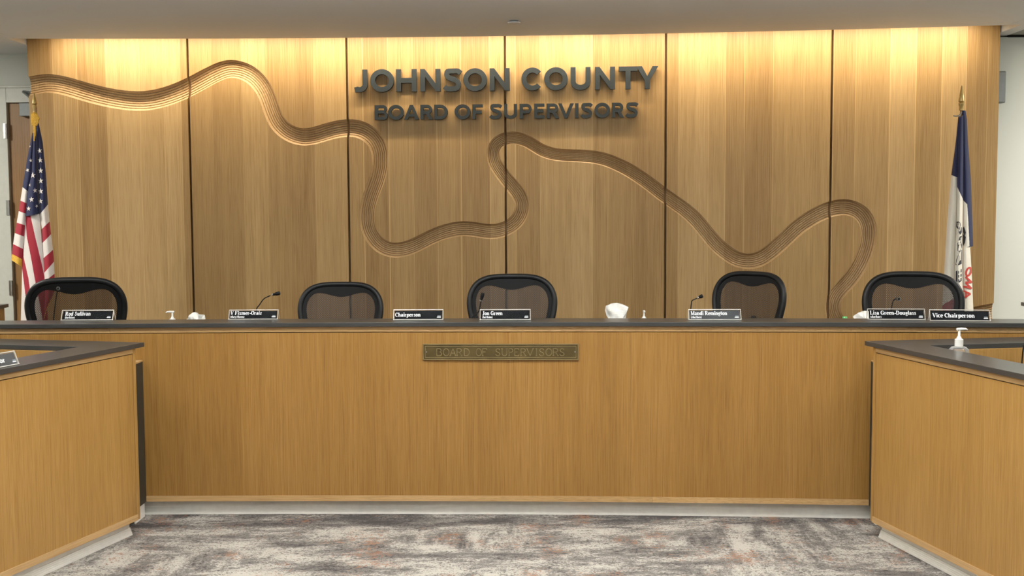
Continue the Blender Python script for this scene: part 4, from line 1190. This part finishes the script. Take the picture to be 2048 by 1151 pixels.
def finial(par, zt, z1, x, y, sc=1.0):
    h_ = zt - z1
    obj('finial', MB().lathe([(.001, z1 - DAIS - .02), (.014 * sc, z1 - DAIS - .015), (.012 * sc, z1 - DAIS + .01), (.017 * sc, z1 - DAIS + .02), (.017 * sc, z1 - DAIS + .032), (.011 * sc, z1 - DAIS + .038), (.018 * sc, z1 - DAIS + .045), (.0185 * sc, z1 - DAIS + .05),
         (.013 * sc, z1 - DAIS + .05 + (h_ - .05) * .4), (.006 * sc, z1 - DAIS + .05 + (h_ - .05) * .8), (.0008, zt - DAIS)], x - par.location.x, y - par.location.y, 18), BRASSF, par, smooth=True)
finial(fl, tip.z, top.z - .02, (top.x + tip.x) / 2, YF + .02)
mb = MB()
FL_ = Fold([q1(157, 190), q1(150, 230), q1(130, 330), q1(108, 465), q1(90, 580), q1(70, 690), q1(58, 770), q1(55, 815), q1(54, 850)],
           [q1(163, 190), q1(160, 250), q1(157, 400), q1(140, 490), q1(132, 600), q1(122, 730), q1(112, 850)], YF, .045)
e = lambda a, b: (q1(0, a)[1], q1(0, b)[1])
bl = [e(205, 205), e(465, 490), e(530, 545), e(580, 595), e(635, 650), e(685, 705), e(738, 765), e(785, 815)]
for k, (a, b) in enumerate(zip(bl, bl[1:])): FL_.band(mb, a, b, [0, 2, 1, 2, 1, 2, 1][k])
fr = MB(); FL_.band(fr, bl[-1], e(815, 852), 0)
FC_ = Fold([q1(160, 190), q1(156, 300), q1(152, 400), q1(130, 500), q1(121, 610), q1(112, 700), q1(106, 820), q1(104, 950), q1(100, 1100), q1(98, 1130)],
           [q1(174, 170), q1(175, 300), q1(180, 500), q1(187, 590), q1(198, 700), q1(207, 800), q1(215, 900), q1(225, 1000), q1(232, 1130)], YF - .02, .05)
FC_.band(mb, e(195, 170), e(605, 592), 0)
FC2 = Fold([q1(121, 590), q1(112, 700), q1(106, 820), q1(104, 950), q1(100, 1100), q1(92, 1400), q1(90, 1900)],
           [q1(187, 570), q1(198, 700), q1(207, 800), q1(215, 900), q1(225, 1000), q1(240, 1400), q1(245, 1900)], YF - .02, .05)
def cst(a, v):
    y_ = (v - 180) * 2.398
    if y_ < 605 - 13 * a: return 0
    # long stripes running steeply down to the right
    l, r_ = interp(FC2.L, v) * 2.398, interp(FC2.R, v) * 2.398
    x = l + (r_ - l) * a
    for lo, hi, mi in (((605, 100), (605, 121), 2),):
        pass
    b1 = interp([(600, 121), (700, 128), (800, 148), (900, 166), (1000, 186), (1130, 210)], y_)       # right end of the wide white area's left border
    b0 = interp([(600, 121), (640, 117), (700, 113), (800, 113), (900, 136), (1000, 150), (1130, 175)], y_)
    b2 = interp([(600, 146), (700, 168), (800, 192), (850, 204), (1000, 235), (1130, 260)], y_)
    bm = interp([(600, 90), (800, 96), (870, 108), (950, 118), (1000, 124), (1130, 140)], y_)
    if x > b2: return 2
    if x > b1: return 1
    if x > b0: return 2
    if x > bm: return 1
    return 2
FC2.grid(mb, q1(0, 592)[1], 700, cst, 120, 230)
FR_ = Fold([q1(172, 150), q1(176, 300), q1(181, 480), q1(186, 600), q1(198, 660), q1(202, 800), q1(204, 910), q1(204, 1400)],
           [q1(184, 150), q1(205, 250), q1(220, 400), q1(230, 550), q1(240, 650), q1(250, 730), q1(258, 800), q1(262, 900), q1(262, 960), q1(236, 1040), q1(220, 1100), q1(215, 1400)], YF, .05)
br = [e(150, 150), e(600, 548), e(668, 630), e(735, 690), e(810, 765), e(885, 822), e(925, 880), e(1060, 945), e(1160, 985)]
for k, (a, b) in enumerate(zip(br, br[1:])): FR_.band(mb, a, b, [0, 2, 1, 2, 1, 2, 1, 1][k])
FR_.band(fr, e(1160, 985), e(1185, 1012), 0)
for (x, y, r_, ro) in ((190, 291, 13, .2), (193, 336, 14, .1), (195, 386, 14, 0), (195, 435, 14, .05), (195, 485, 14, .1), (194, 533, 13, .1)):
    FR_.star(mb, *q1(x, y), r_ / 2.398 * 1.08, 2, ro)
for (x, y, r_, ro) in ((148, 337, 11, .1), (132, 384, 11, .3), (143, 270, 6, .4)):
    FL_.star(mb, *q1(x, y), r_ / 2.398, 2, ro)
for (x, y, r_, ro) in ((157, 408, 15, 0), (140, 454, 10, .2), (168, 481, 13, .1), (151, 524, 14, .1), (137, 568, 12, 0), (176, 556, 9, .5)):
    FC_.star(mb, *q1(x, y), r_ / 2.398 * 1.05, 2, ro)
cl = fobj('cloth', mb, [NAVY, RED, WCL], fl, smooth=False, fix=False)
fobj('fringe', fr, GOLD, cl, fix=False)
tm = MB()
for k in range(9):
    u0 = 64 + k * 1.7
    a = Py(69 + (k - 4) * .5, 226 + (k % 2), YF - .01); b = Py(u0, 233 + abs(k - 4) * 1.0, YF - .045); c = Py(64.5 + k * .95, 246 + (k * 5) % 7, YF - .05)
    tm.tube([a, a.lerp(b, .5) + Vector((0, -.012, .006)), b, c], .0075, 6)
for k in range(3): tm.tube([Py(67 + k * 1.6, 240, YF - .05), Py(68 + k * 1.2, 262, YF - .055), Py(68.5 + k * .9, 282 - k * 5, YF - .05)], .005, 6)
fobj('tassel', tm, GOLD, fl, smooth=True)

# state flag at right
def q2(x, y): return (1820 + x / 2.303, 160 + y / 2.303)
YG = 7.45
p = Py(1921, 640, YG)
fg = thing('flag', 'blue white and red flag with dark emblem hanging from a pole at right', 'flag', (p.x + .02, YG + .02, DAIS))
top = Py(1923.8, 216, YG + .02); tip = Py(1922.8, 170, YG + .02)
gg = fg.location
fobj('pole', MB().tube([(gg.x, gg.y, DAIS + .03), (top.x, top.y, top.z)], .0125, 14), POLE, fg, smooth=True)
obj('stand', base, BRASSF, fg, smooth=True)
finial(fg, tip.z, top.z, (top.x + tip.x) / 2, YG + .02, 1.1)
mb = MB()
e2 = lambda a, b: (q2(0, a)[1], q2(0, b)[1])
GA = Fold([q2(222, 170), q2(210, 290), q2(190, 437), q2(175, 600), q2(165, 750), q2(157, 890), q2(150, 1000), q2(148, 1100), q2(150, 1600)],
          [q2(230, 170), q2(226, 300), q2(224, 437), q2(222, 600), q2(214, 750), q2(212, 890), q2(212, 1100), q2(212, 1600)], YG, .05)
GA.band(mb, e2(170, 165), e2(437, 450), 0); GA.band(mb, e2(437, 450), e2(1035, 1000), 1); GA.band(mb, e2(1035, 1000), e2(1500, 1500), 2)
GB = Fold([q2(226, 165), q2(221, 300), q2(217, 490), q2(214, 650), q2(207, 800), q2(205, 900), q2(206, 1100), q2(206, 1600)],
          [q2(246, 150), q2(246, 300), q2(244, 545), q2(241, 700), q2(240, 860), q2(246, 1000), q2(246, 1600)], YG - .025, .045)
GB.band(mb, e2(175, 160), e2(490, 548), 0); GB.band(mb, e2(490, 548), e2(1500, 1500), 1)
GC = Fold([q2(240, 140), q2(238, 300), q2(237, 545), q2(236, 700), q2(234, 860), q2(240, 1100), q2(240, 1600)],
          [q2(254, 126), q2(262, 180), q2(268, 300), q2(280, 450), q2(286, 600), q2(291, 764), q2(277, 770), q2(285, 900), q2(292, 1060), q2(294, 1600)], YG + .01, .05)
def gst(a, v):
    y_ = (v - 160) * 2.303
    b = interp([(0, 545), (.55, 572), (.62, 640), (.70, 766), (1, 766)], a)
    return 0 if y_ < b else 1
GC.grid(mb, e2(140, 140)[0], 820, gst, 90, 330)
for f_, pts in ((GC, []),):
    pass
def dk_(pts, f_=None):
    """printed emblem pieces follow the pleat they lie on"""
    c = sum(x for x, y in pts) / len(pts)
    f_ = f_ or (GB if c < 240 else GC)
    vs = [q2(*p_) for p_ in pts]
    f_.poly(mb, vs, 3, .006)
dk_([(213, 652), (222, 650), (231, 656), (234, 668), (229, 682), (219, 684), (213, 676)], GB)
dk_([(226, 684), (238, 676), (239, 700), (232, 712), (224, 700)], GB)
dk_([(219, 752), (230, 720), (239, 716), (239, 770), (230, 790), (219, 786)], GB)
dk_([(210, 850), (213, 828), (222, 806), (230, 790), (239, 780), (238, 846), (224, 852)], GB)
dk_([(211, 880), (218, 876), (218, 930), (211, 936)], GB)
dk_([(222, 880), (238, 868), (238, 884), (222, 892)], GB); dk_([(222, 898), (238, 890), (238, 904), (222, 910)], GB); dk_([(222, 918), (238, 908), (238, 924), (224, 934)], GB)
dk_([(243, 680), (249, 674), (257, 702), (252, 718), (244, 700)], GC)
dk_([(243, 706), (257, 722), (253, 748), (244, 764)], GC)
mc = MB()
for pts in ([(216, 659), (224, 657), (229, 666), (221, 676)], [(222, 741), (231, 735), (233, 742), (225, 750), (234, 752), (233, 760), (222, 757)], [(233, 727), (238, 722), (238, 756), (234, 748)],
            [(216, 840), (220, 826), (225, 840)], [(228, 806), (235, 800), (234, 828), (229, 832)]):
    vs = [q2(*p_) for p_ in pts]
    GB.poly(mc, vs, 0, .009)
def red_stroke(rd, pts, w_=7.0):
    (xa, ya), (xb, yb) = pts
    l = math.hypot(xb - xa, yb - ya); nx, ny = -(yb - ya) / l * w_ / 2, (xb - xa) / l * w_ / 2
    for i in range(5):
        f0, f1 = i / 5, (i + 1) / 5
        c0 = (xa + (xb - xa) * f0, ya + (yb - ya) * f0); c1 = (xa + (xb - xa) * f1, ya + (yb - ya) * f1)
        m0, m1 = c0, c1
        GC.poly(rd, [q2(c0[0] + nx, c0[1] + ny), q2(c1[0] + nx, c1[1] + ny), q2(*c1), q2(*c0)], 0, .010)
        GC.poly(rd, [q2(*c0), q2(*c1), q2(c1[0] - nx, c1[1] - ny), q2(c0[0] - nx, c0[1] - ny)], 0, .010)
RO, RW, RA = MB(), MB(), MB()
def ring(mb, cx_, cy_, rx, ry, w_, rot):
    ca, sa = math.cos(rot), math.sin(rot)
    f_ = lambda r1, r2, a: (cx_ + r1 * math.cos(a) * ca - r2 * math.sin(a) * sa, cy_ + r1 * math.cos(a) * sa + r2 * math.sin(a) * ca)
    for i in range(20):
        a, b = 2 * PI * i / 20, 2 * PI * (i + 1) / 20
        GC.poly(mb, [q2(*p_) for p_ in (f_(rx, ry, a), f_(rx, ry, b), f_(rx - w_, ry - w_, b), f_(rx - w_, ry - w_, a))], 0, .007)
ring(RO, 270, 882, 15, 24, 9, .35)
for a_, b_ in (((246, 950), (285, 958)), ((284, 960), (256, 932)), ((255, 931), (288, 930)), ((287, 932), (256, 906))): red_stroke(RW, [a_, b_], 8.5)
for a_, b_ in (((246, 1004), (279, 984)), ((247, 970), (279, 984)), ((258, 976), (258, 996))): red_stroke(RA, [a_, b_], 7.5)
cl = fobj('cloth', mb, [NAVY, CREAM, RED, INK], fg, fix=False)
fobj('emblem_detail', mc, CREAM, cl, fix=False)
for rd in (RO, RW, RA): fobj('printed_letter', rd, REDP, cl, fix=False)
hk = MB().tube([Py(1906.5, 231, YG - .02), Py(1911, 232.2, YG - .02), Py(1919, 231.0, YG - .01), Py(1923, 224, YG)], .005, 8)
fobj('hook', hk, STEEL, fg, smooth=True)
